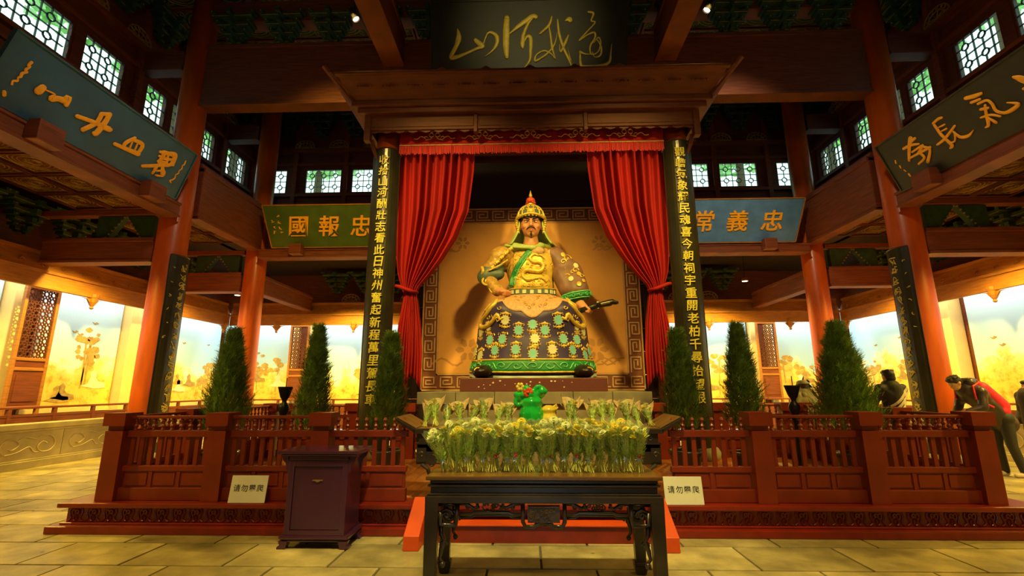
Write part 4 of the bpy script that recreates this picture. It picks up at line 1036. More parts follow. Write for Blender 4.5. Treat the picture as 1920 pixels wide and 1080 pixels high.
def curtain(sx, label):
    t = thing('curtain', label, 'curtain', (0, 8.45, 0))
    # (z, outer x, inner x)
    K = [(6.25, 2.52, 1.08), (5.6, 2.53, 1.10), (4.8, 2.52, 1.20), (4.25, 2.51, 1.42), (3.85, 2.50, 1.66), (3.55, 2.47, 1.88), (3.32, 2.40, 2.08), (3.20, 2.36, 2.13), (3.05, 2.36, 2.09), (2.6, 2.44, 2.02), (2.1, 2.48, 1.98), (1.62, 2.50, 1.98)]
    zs = [k[0] for k in K][::-1]
    def at(z): return (np.interp(z, zs, [k[1] for k in K][::-1]), np.interp(z, zs, [k[2] for k in K][::-1]))
    def fn(u, v):
        z = 6.25 - 4.6 * v
        # inner edge drapes lower than the outer near the tie
        o, i = at(z); x = o + (i - o) * u
        w = abs(o - i); sq = min(1, w / 1.4); n = 9.5
        sw = (3.3 - z) * .0
        y = .10 * (0.35 + .65 * sq) * math.sin(u * n * 2 * PI + .9 * math.sin(z * 1.1)) * (.55 + .45 * math.sin(u * 17 + 2)) - .06 * math.sin(u * PI) + .025 * math.sin(u * 61 + z)
        if z < 2.0: z -= .28 * (.5 - .5 * math.cos(u * 9)) * (2.0 - z) / .4 - .05
        return (sx * x, y, z)
    MB().grid(fn, 190, 60).build('cloth', M['curtain'], t, smooth=True, solid=.012)
    b = MB(); b.tube([(sx * 2.54, .0, 3.34), (sx * 2.42, -.14, 3.30), (sx * 2.22, -.15, 3.22), (sx * 2.08, -.05, 3.20)], [.03, .035, .035, .025], 8)
    b.build('tie_back', M['curtain'], t, smooth=True)
curtain(-1, 'red velvet curtain gathered to the left pillar'); curtain(1, 'red velvet curtain gathered to the right pillar')

# couplet boards
def couplet(label, x, y, ztop, h, r, text, size, mat, rz=0, small=True, pitch=None, arc=62, fat=.022, z0=None):
    t = thing('couplet_board', label, 'board', (x, y, ztop), (0, 0, rz))
    A = [math.radians(a) for a in np.linspace(-arc, arc, 13)]
    b = MB(); rings = []
    for z in (-h, 0):
        o = [(r * math.sin(a), -r * math.cos(a), z) for a in A]; i_ = [((r - .035) * math.sin(a), -(r - .035) * math.cos(a), z) for a in A[::-1]]
        rings.append(o + i_)
    b.loft(rings); b.build('curved_board', M['board'], t)
    b = MB()
    for s in (-1, 1): b.tube([(s * r * math.sin(math.radians(arc)), -r * math.cos(math.radians(arc)), -h), (s * r * math.sin(math.radians(arc)), -r * math.cos(math.radians(arc)), 0)], .012, 6)
    for z in (-h, 0): b.tube([(r * math.sin(a), -r * math.cos(a), z) for a in A], .012, 6)
    b.build('edge_moulding', M['altar_wood'], t)
    pitch = pitch or (h - .2) / len(text)
    for k, c in enumerate(text):
        char(c, mat, t, (0, -r - .012, -.16 - size / 2 - k * pitch), size, (PI / 2, 0, 0), fat, .03, .1 if k % 2 else .0)
    return t
couplet('tall black couplet board with yellow characters on the left canopy pillar', -2.78, 8.50, 6.0, 5.55, .29, '收拾山河酬壯志看此日神州奮起新程萬里駕長車', .192, M['yellow_ink'], pitch=.2220, fat=.012)
couplet('tall black couplet board with yellow characters on the right canopy pillar', 2.78, 8.50, 6.06, 5.6, .29, '觀瞻氣象耀民魂喜今朝祠宇重開老柏千尋抬望眼', .192, M['yellow_ink'], pitch=.2240, fat=.012)
# outer boards with fine cursive writing
def cursive(label, sx, seed):
    t = thing('couplet_board', label, 'board', (sx * 8.1, 10.0, 4.38), (0, 0, -sx * 1.50))
    r, h, arc = .37, 4.2, 46
    A = [math.radians(a) for a in np.linspace(-arc, arc, 11)]
    b = MB(); rings = []
    for z in (-h, 0):
        rings.append([(r * math.sin(a), -r * math.cos(a), z) for a in A] + [((r - .035) * math.sin(a), -(r - .035) * math.cos(a), z) for a in A[::-1]])
    b.loft(rings); b.build('curved_board', M['board'], t)
    b = MB()
    for s in (-1, 1): b.tube([(s * r * math.sin(math.radians(arc)), -r * math.cos(math.radians(arc)), -h), (s * r * math.sin(math.radians(arc)), -r * math.cos(math.radians(arc)), 0)], .010, 6)
    for z in (-h, 0): b.tube([(r * math.sin(a), -r * math.cos(a), z) for a in A], .010, 6)
    b.build('edge_moulding', M['altar_wood'], t)
    rnd = random.Random(seed)
    off = -sx * .02
    for k in range(18):
        b = MB(); zc = -.26 - k * .215
        for q in range(rnd.choice((3, 3, 4))):
            n = rnd.randint(3, 5); P = [(off + rnd.uniform(-.085, .085), zc + rnd.uniform(-.095, .095), rnd.uniform(.010, .032)) for _ in range(n)]
            c = crom(P, 3); b.tube([(p[0], -r - .008 + .4 * p[0] ** 2, p[1]) for p in c], [max(.004, p[2] / 2) for p in c], 5, flat=.006, fn=(0, 1, 0))
        b.build('cursive_character', M['olive_gold'] if sx < 0 else M['olive_gold'], t)
    for k in range(6):
        b = MB(); zc = -.3 - k * (.28 if sx > 0 else .3); P = [(sx * .19 + rnd.uniform(-.03, .03), zc + rnd.uniform(-.03, .03), .014) for _ in range(4)]
        c = crom(P, 3); b.tube([(p[0], -math.sqrt(max(.01, r * r - p[0] ** 2)) - .006, p[1]) for p in c], [p[2] / 2 for p in c], 5)
        b.build('small_character', M['olive_gold'], t)
cursive('black board with gold cursive script on the left outer column', -1, 31)
cursive('black board with gold cursive script on the right outer column', 1, 47)

# plaques
def plaque_root(label, P0, U, V):
    U = Vector(U).normalized(); V = Vector(V).normalized(); N = U.cross(V)
    t = thing('plaque', label, 'plaque'); t.matrix_world = Matrix(((U.x, V.x, N.x, P0[0]), (U.y, V.y, N.y, P0[1]), (U.z, V.z, N.z, P0[2]), (0, 0, 0, 1)))
    t.location = P0; t.rotation_euler = Matrix(((U.x, V.x, N.x), (U.y, V.y, N.y), (U.z, V.z, N.z))).to_euler()
    return t
def plaque_board(t, pts, mat, edge, th=.07):
    MB().prism(pts, -th, 0).build('panel', mat, t, bev=.004)
    b = MB(); n = len(pts)
    for i in range(n): b.bar((*pts[i], -.02), (*pts[(i + 1) % n], -.02), .03, .075, (0, 0, 1))
    b.build('edge_frame', edge, t)
def strokes_to(t, S, mat, name='brush_stroke', off=.012, depth=.016):
    for s in S:
        brush([s], depth).xf(Matrix.Translation((0, 0, off))).build(name, mat, t, smooth=True)
t = plaque_root('black plaque with yellow brush strokes above the canopy', (0, 9.0, 8.1), (1, 0, 0), (0, -.4, 1.5))
plaque_board(t, [(-2.12, -.1), (2.06, -.1), (2.12, 1.55), (-2.08, 1.55)], M['plq_black'], M['plq_black'])
strokes_to(t, STROKE_TOP, M['olive_gold'])
t = plaque_root('dark teal plaque with orange brush strokes over the left aisle', (-7.75, 5.6, 5.55), (0, 1, 0), (.45, 0, .96))
plaque_board(t, [(.08, 0), (3.86, 0), (3.72, 1.06), (.0, 1.06)], M['plq_teal'], M['plq_teal'])
strokes_to(t, STROKE_LEFT, M['gold_flat']); strokes_to(t, STROKE_LEFT_SMALL, M['gold_flat'], 'small_inscription', .006, .008)
t = plaque_root('near black plaque with orange brush strokes over the right aisle', (7.75, 5.6, 5.48), (0, -1, 0), (-.45, 0, .96))
plaque_board(t, [(-3.86, 0), (-.08, 0), (.0, 1.06), (-3.78, 1.06)], M['plq_dark'], M['plq_dark'])
strokes_to(t, STROKE_RIGHT, M['gold_flat']); strokes_to(t, STROKE_RIGHT_SMALL, M['gold_flat'], 'small_inscription', .006, .008)
def back_plaque(label, sx, mat, text, xs, size):
    t = plaque_root(label, (0, 12.80, 5.44), (1, 0, 0), (0, -.42, 1.12))
    plaque_board(t, [(sx * 3.5, 0), (sx * 7.38, 0), (sx * 7.56, 1.20), (sx * 3.42, 1.20)], mat, M['frieze'])
    for c, x in zip(text, xs): char(c, M['gold_flat'], t, (x, .60, .014), size, (0, 0, 0), .012, .03, .12)
    return t
t = back_plaque('green plaque with four gold characters between the left pillar and column', -1, M['plq_green'], '國報忠精', (-6.55, -5.68, -4.78, -3.95), .60)
rnd = random.Random(5)
for (x, n) in ((-7.12, 4), (-7.28, 3)):
    for k in range(n):
        b = MB(); y0 = .88 - k * .16 - (.12 if n == 3 else 0); P = [(x + .02 * k + rnd.uniform(-.045, .045), y0 + rnd.uniform(-.05, .05), .016) for _ in range(5)]
        b = brush([P], .008).xf(Matrix.Translation((0, 0, .008))); b.build('small_inscription', M['gold_flat'], t)
back_plaque('light blue plaque with gold characters between the right pillar and column', 1, M['plq_blue'], '昭常義忠', (3.90, 4.85, 5.75, 6.68), .58)
def hold_block(label, loc, sz, rot=(0, 0, 0)):
    o = MB().box(-sz[0] / 2, sz[0] / 2, -sz[1] / 2, sz[1] / 2, 0, sz[2]).build('support_block', M['beam'], None, bev=.012)
    o.location = loc; o.rotation_euler = rot; tag(o, label, 'block')
hold_block('wooden support block under the green plaque', (-6.62, 12.72, 5.20), (.34, .26, .30))
hold_block('wooden support block under the light blue plaque', (6.62, 12.72, 5.20), (.34, .26, .30))
for sx, side in ((-1, 'teal'), (1, 'near black')):
    hold_block('wooden support block under the near end of the %s aisle plaque' % side, (sx * 7.66, 6.55, 5.24), (.24, .42, .34))
    hold_block('wooden support block under the far end of the %s aisle plaque' % side, (sx * 7.66, 8.75, 5.24), (.24, .42, .34))

# spotlights hanging from the roof beams
def spotlight(label, loc, tgt):
    t = thing('spotlight', label, 'lamp', loc)
    r = (Vector(tgt) - Vector(loc)).to_track_quat('-Z', 'Y').to_euler()
    b = MB(); b.lathe([(.05, .16), (.075, .14), (.08, -.10), (.075, -.10), (.065, .10)], 16); o = b.build('lamp_body', M['iron'], t, smooth=False); o.rotation_euler = r
    b = MB(); b.lathe([(.004, -.075), (.064, -.078), (.064, -.07), (.004, -.07)], 16); o = b.build('lamp_lens', M['lamp_glow'], t); o.rotation_euler = r
    MB().tube([(0, 0, .08), (0, 0, .30)], .015, 6).build('bracket', M['iron'], t)
spotlight('small lit spotlight on the left roof beam', (-3.58, 8.2, 8.95), (0, 8.9, 3.2))
spotlight('small lit spotlight on the right roof beam', (3.60, 8.2, 8.95), (0, 8.9, 3.2))
def downlight(label, loc):
    t = thing('downlight', label, 'lamp', loc)
    MB().lathe([(.10, 0), (.11, .02), (.09, .10), (.03, .12)], 16).build('housing', M['frieze'], t, smooth=True)
    MB().lathe([(.002, -.006), (.085, -.006), (.085, .002), (.002, .002)], 16).build('lens', M['lamp_glow'], t)
    MB().tube([(0, 0, .1), (0, 0, 5.9 - loc[2])], .012, 6).build('hanging_rod', M['iron'], t)
downlight('small round downlight near the back left corner of the aisle', (-10.0, 15.6, 4.62))
downlight('small round downlight near the back right corner of the aisle', (9.85, 15.6, 4.75))
downlight('small round downlight over the back aisle near the right fretwork screen', (7.2, 15.6, 4.95))
# ------------------------------------------------------------------ front table
def scroll(b, cx, cz, y, s, turns=6.5, r=.014, start=0, flip=1, mi=None):
    b.tube([(cx + flip * s * (1 - a / (turns + 1.2)) * math.cos(a + start), y, cz + s * (1 - a / (turns + 1.2)) * math.sin(a + start)) for a in np.linspace(0, turns, 14)], r, 6, mi)
TY0, TY1, TW, TH = 3.62, 4.36, .855, .87
t = thing('offering_table', 'dark carved wooden table in the foreground holding the standing bouquets', 'table', (0, 0, 0))
b = MB(); b.box(-TW, TW, TY0, TY1, TH - .03, TH); b.build('table_top', M['table_top'], t, bev=.008)
b = MB(); b.box(-TW + .03, TW - .03, TY0 + .02, TY1 - .02, TH - .055, TH - .03); b.box(-TW + .015, TW - .015, TY0 + .01, TY1 - .01, TH - .075, TH - .058); b.box(-TW + .035, TW - .035, TY0 + .025, TY1 - .025, TH - .12, TH - .075)
b.box(-TW + .02, TW - .02, TY0 + .012, TY1 - .012, TH - .135, TH - .12); b.build('waist_moulding', M['altar_wood'], t, bev=.006)
for y in (TY0 + .0, TY1 - .055):
    b = MB(); b.box(-TW, TW, y, y + .055, TH - .185, TH - .135); b.build('apron', M['altar_wood'], t, bev=.01)
for x in (-TW, TW - .055): MB().box(x, x + .055, TY0 + .05, TY1 - .05, TH - .185, TH - .135).build('apron', M['altar_wood'], t, bev=.01)
for sx in (-1, 1):
    for y in (TY0, TY1 - .10):
        b = MB(); z1 = TH - .135
        w0 = .10
        b.hexa([(sx * (TW - .085), y + .01, .09), (sx * (TW + .0), y + .01, .09), (sx * (TW - .085), y + .09, .09), (sx * TW, y + .09, .09), (sx * (TW - w0), y, z1), (sx * TW, y, z1), (sx * (TW - w0), y + w0, z1), (sx * TW, y + w0, z1)])
        b.box(sx * (TW - .10), sx * (TW + .012), y - .002, y + .102, .07, .095)
        b.hexa([(sx * (TW - .085), y + .012, 0), (sx * (TW - .005), y + .012, 0), (sx * (TW - .085), y + .088, 0), (sx * (TW - .005), y + .088, 0), (sx * (TW - .10), y, .07), (sx * (TW + .01), y, .07), (sx * (TW - .10), y + .10, .07), (sx * (TW + .01), y + .10, .07)])
        b.build('leg', M['altar_wood'], t, bev=.008)
        b = MB(); yy = y + .05
        scroll(b, sx * (TW - .19), TH - .26, yy, .07, start=PI / 2, flip=-sx)
        b.tube([(sx * (TW - .10), yy, TH - .20), (sx * (TW - .24), yy, TH - .20)], .014, 6)
        b.tube([(sx * (TW - .11), yy, TH - .30), (sx * (TW - .12), yy, TH - .40), (sx * (TW - .14), yy, TH - .44), (sx * (TW - .12), yy, TH - .50), (sx * (TW - .11), yy, TH - .56), (sx * (TW - .14), yy, TH - .60)], [.02, .02, .014, .018, .012, .01], 6)
        scroll(b, sx * (TW - .135), TH - .47, yy, .03, r=.010, flip=-sx); b.sph((sx * (TW - .13), yy, TH - .60), .022, 8, 6)
        b.build('carved_spandrel', M['altar_wood'], t, smooth=True)
yy = TY0 + .03
b = MB(); f = .017
for s in (-1, 1):
    P = [(.15, -.185), (.15, -.31), (.13, -.345), (.07, -.345), (.05, -.325), (0, -.325)]
    b.tube([(s * x, yy, TH + z) for x, z in P], f, 6)
    P = [(.15, -.19), (.22, -.195), (.27, -.22), (.30, -.205), (.29, -.19)]
    b.tube([(s * x, yy, TH + z) for x, z in P], .013, 6); scroll(b, s * .225, TH - .215, yy, .022, r=.008, flip=s); b.sph((s * .30, yy, TH - .215), .015, 8, 6)
    P = [(.165, -.265), (.23, -.265), (.25, -.25), (.50, -.25), (.52, -.265), (.60, -.265)]
    b.tube([(s * x, yy, TH + z) for x, z in P], f * .9, 6); b.tube([(s * x, yy, TH + z - .018) for x, z in P], .008, 6)
    P = [(.62, -.185), (.625, -.28), (.63, -.335), (.70, -.335), (.745, -.33), (.745, -.25)]
    b.tube([(s * x, yy, TH + z) for x, z in P], f, 6)
    P = [(.61, -.19), (.55, -.195), (.50, -.225), (.475, -.205), (.48, -.19)]
    b.tube([(s * x, yy, TH + z) for x, z in P], .013, 6); scroll(b, s * .545, TH - .215, yy, .022, r=.008, flip=-s); b.sph((s * .475, yy, TH - .215), .015, 8, 6)
    P = [(.745, -.25), (.70, -.225), (.66, -.245), (.655, -.265)]
    b.tube([(s * x, yy, TH + z) for x, z in P], .012, 6); scroll(b, s * .70, TH - .275, yy, .028, r=.009, flip=s)
b.build('openwork_apron', M['altar_wood'], t, smooth=True)
b = MB(); b.box(-.115, .115, yy - .012, yy + .012, TH - .315, TH - .20); rnd = random.Random(9)
b.tube([(-.11, yy - .014, TH - .205), (.11, yy - .014, TH - .205)], .007, 5)
for k in range(26): scroll(b, rnd.uniform(-.095, .095), TH - rnd.uniform(.225, .30), yy - .014, rnd.uniform(.012, .022), r=.0045, start=rnd.uniform(0, 6), turns=5)
b.build('carved_centre_panel', nmat('carved_wood_brown', (.085, .042, .020), .35, var=.4, coat=.3), t)
for s in (-1, 1):
    b = MB()
    for k in range(12): scroll(b, s * .375 + rnd.uniform(-.05, .05) * (1 if k < 8 else .5), TH - .215 - rnd.uniform(-.022, .022), yy, rnd.uniform(.012, .02), r=.005, start=rnd.uniform(0, 6), turns=5)
    b.tube([(s * .375 + .066 * math.cos(a), yy, TH - .216 + .030 * math.sin(a)) for a in np.linspace(0, 2 * PI, 15)], .006, 5)
    b.build('carved_basket', M['altar_wood'], t)

# ------------------------------------------------------------------ altar with flared ends
AY0, AY1, AW, AT = 5.34, 6.02, 1.36, 1.06
t = thing('altar_table', 'long dark carved altar table with upturned ends behind the bouquets', 'altar', (0, 0, PZ)); z_ = -PZ
b = MB(); b.box(-AW, AW, AY0, AY1, AT - .05 + z_, AT + z_)
for s in (-1, 1):
    b.hexa([(s * (AW - .02), AY0, AT - .05 + z_), (s * (AW + .20), AY0, AT + .085 + z_), (s * (AW - .02), AY1, AT - .05 + z_), (s * (AW + .20), AY1, AT + .085 + z_), (s * (AW - .02), AY0, AT + z_), (s * (AW + .21), AY0, AT + .12 + z_), (s * (AW - .02), AY1, AT + z_), (s * (AW + .21), AY1, AT + .12 + z_)])
b.build('top_board', M['altar_wood'], t, bev=.006)
b = MB(); b.box(-AW + .04, AW - .04, AY0 + .03, AY1 - .03, AT + z_, AT + .006 + z_)
for s in (-1, 1):
    for k in range(7):
        y0 = AY0 + .03 + k * .09; b.hexa([(s * (AW - .03), y0, AT + .0 + z_), (s * (AW + .195), y0, AT + .118 + z_), (s * (AW - .03), y0 + .08, AT + z_), (s * (AW + .195), y0 + .08, AT + .118 + z_), (s * (AW - .03), y0, AT + .010 + z_), (s * (AW + .195), y0, AT + .128 + z_), (s * (AW - .03), y0 + .08, AT + .010 + z_), (s * (AW + .195), y0 + .08, AT + .128 + z_)])
b.build('inlaid_boards', M['altar_top'], t)
b = MB(); b.box(-AW + .06, AW - .06, AY0 + .03, AY1 - .03, AT - .15 + z_, AT - .05 + z_); b.box(-AW + .03, AW - .03, AY0 + .015, AY1 - .015, AT - .165 + z_, AT - .15 + z_)
for k in range(22): scroll(b, -AW + .14 + k * (2 * AW - .28) / 21, AT - .10 + z_, AY0 + .028, .03, r=.006, start=k)
b.build('carved_waist', M['altar_wood'], t)
b = MB(); b.box(-AW + .05, AW - .05, AY0 + .02, AY0 + .06, AT - .24 + z_, AT - .165 + z_); b.box(-AW + .05, AW - .05, AY1 - .06, AY1 - .02, AT - .24 + z_, AT - .165 + z_)
b.build('apron', M['altar_wood'], t)
for s in (-1, 1):
    b = MB(); b.box(s * (AW - .26), s * (AW - .04), AY0 + .02, AY0 + .05, AT - .37 + z_, AT - .165 + z_)
    scroll(b, s * (AW - .10), AT - .27 + z_, AY0 + .012, .035, r=.009, flip=s); b.box(s * (AW - .15), s * (AW - .05), AY0 + .008, AY0 + .02, AT - .345 + z_, AT - .20 + z_)
    for k in range(9): scroll(b, s * (AW - .30) + rnd.uniform(-.10, .10), AT - .30 - .03 * k + z_, AY0 + .035, rnd.uniform(.022, .05), r=.012, start=rnd.uniform(0, 6), turns=5.5, flip=s)
    b.tube([(s * (AW - .10), AY0 + .03, AT - .37 + z_), (s * (AW - .17), AY0 + .03, AT - .42 + z_), (s * (AW - .2), AY0 + .03, AT - .5 + z_), (s * (AW - .3), AY0 + .03, AT - .56 + z_), (s * (AW - .32), AY0 + .03, AT - .66 + z_)], .022, 6)
    b.build('carved_corner', M['altar_wood'], t)
    for y in (AY0 + .03, AY1 - .13):
        b = MB(); P = [(AW - .36, 0), (AW - .26, 0), (AW - .28, .10), (AW - .30, .35), (AW - .24, .5), (AW - .14, AT - .24 + z_), (AW - .34, AT - .24 + z_), (AW - .38, .5), (AW - .39, .3)]
        b.prism([(s * x, z) for x, z in P], y, y + .09, ax=1); b.build('leg', M['altar_wood'], t, bev=.01)

# ------------------------------------------------------------------ purple cabinet
t = thing('donation_cabinet', 'purple black lacquered cabinet with a brass slot in front of the balustrade', 'cabinet', (-2.165, 4.84, 0))
CW, CD = .315, .40
b = MB(); b.box(-CW + .02, CW - .02, .02, CD, .12, .80); b.build('body', M['box_purple'], t, bev=.006)
b = MB()
for s in (-1, 1): b.box(s * (CW - .02), s * (CW - .075), -.002, .03, .12, .80)
b.box(-CW + .07, CW - .07, -.002, .03, .745, .80); b.box(-CW + .07, CW - .07, -.002, .03, .12, .165); b.build('door_frame', M['box_purple'], t, bev=.004)
MB().box(-CW + .078, CW - .078, .012, .03, .168, .742).build('door_panel', M['box_purple'], t, bev=.003)
b = MB(); b.box(-CW - .095, CW + .095, -.045, CD + .02, .865, .895); b.box(-CW - .06, CW + .06, -.025, CD + .01, .845, .865); b.box(-CW + .0, CW - .0, .0, CD, .80, .845); b.build('top_board', M['box_purple'], t, bev=.008)
for s in (-1, 1):
    b = MB(); b.prism([(s * (CW - .02), .845), (s * (CW + .06), .845), (s * (CW + .04), .80), (s * (CW + .01), .77), (s * (CW + .005), .72), (s * (CW - .02), .66)], .0, .06, ax=1); b.prism([(s * (CW - .02), .845), (s * (CW + .06), .845), (s * (CW + .04), .80), (s * (CW + .01), .77), (s * (CW - .02), .66)], CD - .06, CD, ax=1); b.build('side_bracket', M['box_purple'], t)
b = MB(); b.box(-CW - .02, CW + .02, -.015, CD + .015, .085, .12); b.box(-CW + .0, CW + .0, .0, CD, .06, .085); b.build('base_moulding', M['box_purple'], t, bev=.012)
for s in (-1, 1):
    for y in (.0, CD - .07):
        b = MB(); b.prism([(s * (CW - .07), .07), (s * (CW + .02), .07), (s * (CW + .005), .035), (s * (CW + .03), .02), (s * (CW + .03), .0), (s * (CW - .05), .0), (s * (CW - .06), .03)], y - .01, y + .07, ax=1); b.build('foot', M['box_purple'], t, bev=.004)
b = MB(); b.box(-.05, .05, -.0, .014, .612, .622); b.prism([(-.028, .612), (.028, .612), (0, .598)], .0, .014, ax=1); b.build('coin_slot', M['brass'], t)

# ------------------------------------------------------------------ leaning placards
def placard(label, x, sh):
    t = thing('placard', label, 'sign', (x, 5.31, PZ + .001), (-.16, 0, 0))
    b = MB(); w, h = .200, .275
    b.hexa([(-w, 0, 0), (w, 0, 0), (-w, .012, 0), (w, .012, 0), (-w, 0, h), (w, 0, h), (-w, .012, h), (w, .012, h)]); b.build('board', M['board_cream'], t, bev=.003)
    for k, c in enumerate('请勿攀爬'): char(c, M['ink'], t, (-.128 + k * .085, -.0012, .148), .072, (PI / 2, 0, 0), .004, .008)
    return t
placard('cream placard with four black characters leaning on the balustrade left of the cabinet', -3.12, 1)
placard('cream placard with four black characters leaning on the balustrade right of the altar', 1.52, -1)

# ------------------------------------------------------------------ conifers in pots
def conifer_mesh(seed, h, r, n):
    rnd = random.Random(seed); b = MB(); up = Vector((0, 0, 1))
    for k in range(n):
        f = rnd.random() ** .75; z = h * f
        R = r * (1 - f) ** .86 * (1.06 + .16 * math.sin(5 * 6.28 * f + seed) * math.sin(1.3 * seed + 9 * f) + .12 * math.sin(3 * rnd.randint(0, 3) + 11 * f)) * (1 if f > .12 else .65 + f * 3) * rnd.uniform(.78, 1.12) + .015
        a = rnd.uniform(0, 2 * PI); ad = rnd.uniform(.25, 1.0) ** .5
        o = Vector((math.cos(a), math.sin(a), 0)); p = o * R * ad + up * (z - .02)
        d = (o * rnd.uniform(.35, .8) + up * rnd.uniform(.7, 1.3) + Vector((rnd.uniform(-.35, .35), rnd.uniform(-.35, .35), 0))).normalized()
        L = rnd.uniform(.07, .17); s = d.cross(o if abs(d.dot(o)) < .95 else up).normalized(); s = (s + o * rnd.uniform(-.6, .6)).normalized()
        for q in range(4):
            b0 = p + d * L * q * .22; sg = 1 if q % 2 else -1; e = b0 + (d * .9 + s * sg * .55) * L * .42; w = s.cross(d) * .0 + d * .012
            b.add([b0 - w * .5, b0 + w, e + w * .3, e - w * .5], [(0, 1, 2, 3)])
        w = s * .007; b.add([p - w, p + w, p + d * L * 1.15], [(0, 1, 2)])
    return b
POT = [(.10, 0), (.16, .02), (.19, .14), (.20, .26), (.23, .30), (.23, .34), (.19, .34), (.18, .28)]
def conifer(label, x, y, h, r, seed, zb=.62, n=3400):
    t = thing('potted_conifer', label, 'tree', (x, y, PZ + .005))
    b = MB(); b.lathe(POT, 20); b.build('pot', M['pot'], t, smooth=True)
    MB().lathe([(.001, .27), (.185, .27), (.185, .30), (.001, .30)], 14).build('soil', M['soil'], t)
    MB().tube([(0, 0, .28), (.01, 0, zb + .2), (0, 0, h - .3)], [.03, .022, .006], 7).build('trunk', M['trunk'], t)
    cb = conifer_mesh(seed, h - zb, r, n); cb.xf(Matrix.Translation((0, 0, zb))); cb.build('foliage', M['leaf1'], t, fix=False)
conifer('potted conifer at the far left of the enclosure', -4.36, 6.75, 1.98, .33, 1)
conifer('slender potted conifer in front of the left fretwork screen', -3.12, 6.75, 2.02, .25, 2, n=2600)
conifer('dense potted conifer at the foot of the left canopy pillar', -2.10, 6.95, 1.93, .25, 3, n=3400)
conifer('dense potted conifer at the foot of the right canopy pillar', 2.08, 6.95, 1.96, .27, 4, n=3600)
conifer('slender potted conifer beside the right canopy pillar', 2.86, 6.75, 2.02, .27, 5, n=2900)
conifer('widest potted conifer at the right of the enclosure', 4.20, 6.70, 2.0, .42, 6, n=5200)

def stand(label, x, y):
    t = thing('incense_stand', label, 'stand', (x, y, PZ + .005))
    b = MB(); b.lathe([(.16, 0), (.17, .03), (.10, .06), (.05, .10), (.035, .20), (.03, .5), (.03, .70), (.05, .76), (.035, .80), (.06, .86), (.075, .92), (.06, .97), (.03, 1.0), (.035, 1.03), (.06, 1.07), (.085, 1.15), (.095, 1.19), (.10, 1.20), (.10, 1.215), (.07, 1.215), (.06, 1.14)], 20); b.build('stem_and_bowl', M['iron'], t, smooth=True)
    MB().tube([(0.01, 0, 1.14), (.01, 0, 1.34)], .006, 5).build('incense_stick', M['iron'], t)
stand('black turned incense stand between the two leftmost conifers', -3.56, 6.8)
stand('black turned incense stand left of the widest conifer', 3.56, 6.8)

# ------------------------------------------------------------------ glazed sculpture on the altar
t = thing('glazed_ornament', 'bright green glazed peony ornament with a red flower on the altar', 'ornament', (-.06, 5.70, AT + .006))
b = MB(); rnd = random.Random(21)
b.lathe([(.11, .02), (.15, .06), (.15, .14), (.12, .22), (.13, .28), (.07, .34)], 16)
for k in range(14): b.sph((rnd.uniform(-.14, .12), rnd.uniform(-.05, .03), rnd.uniform(.16, .38)), .045, 7, 5)
for k in range(16):
    a = rnd.uniform(0, 2 * PI); q = rnd.uniform(0, 1); b.sph((-.02 + .12 * math.cos(a) * (.5 + q), .06 * math.sin(a), .14 + .28 * q), (.05, .04, .045), 8, 6)
for k in range(9): b.sph((.09 + .05 * math.cos(k * .7), -.02, .40 + .045 * math.sin(k * .7)), .028, 7, 5)
for k in range(7): b.sph((-.15 + .04 * math.cos(k * .9), -.03, .27 + .04 * math.sin(k * .9)), .028, 7, 5)
blob(b, 'green_body', M['jade'], t, .012, 2)
b = MB()
for k in range(7): b.sph((-.04 + .035 * math.cos(k * .9), -.08, .38 + .035 * math.sin(k * .9)), (.028, .016, .028), 8, 5)
b.sph((-.04, -.09, .38), .02, 8, 6); b.build('red_flower', M['jade_r'], t, smooth=True)
b = MB()
for k in range(6): b.sph((-.13 + .03 * math.cos(k * 1.05), -.05, .44 + .03 * math.sin(k * 1.05)), (.024, .016, .024), 8, 5)
b.build('yellow_flower', M['jade_y'], t, smooth=True)
b = MB(); b.lathe([(.07, 0), (.10, .02), (.11, .06), (.08, .12), (.09, .16), (.07, .19), (.03, .21)], 12, (.20, 0, .02)); b.tube([(.26, 0, .16), (.31, 0, .20), (.29, 0, .24), (.24, 0, .20)], .014, 6); blob(b, 'yellow_figure', M['jade_y'], t, .01, 1)
MB().lathe([(.26, 0), (.28, .015), (.26, .035), (.2, .04)], 18, (.05, 0, 0)).build('dark_base', M['altar_wood'], t, smooth=True)

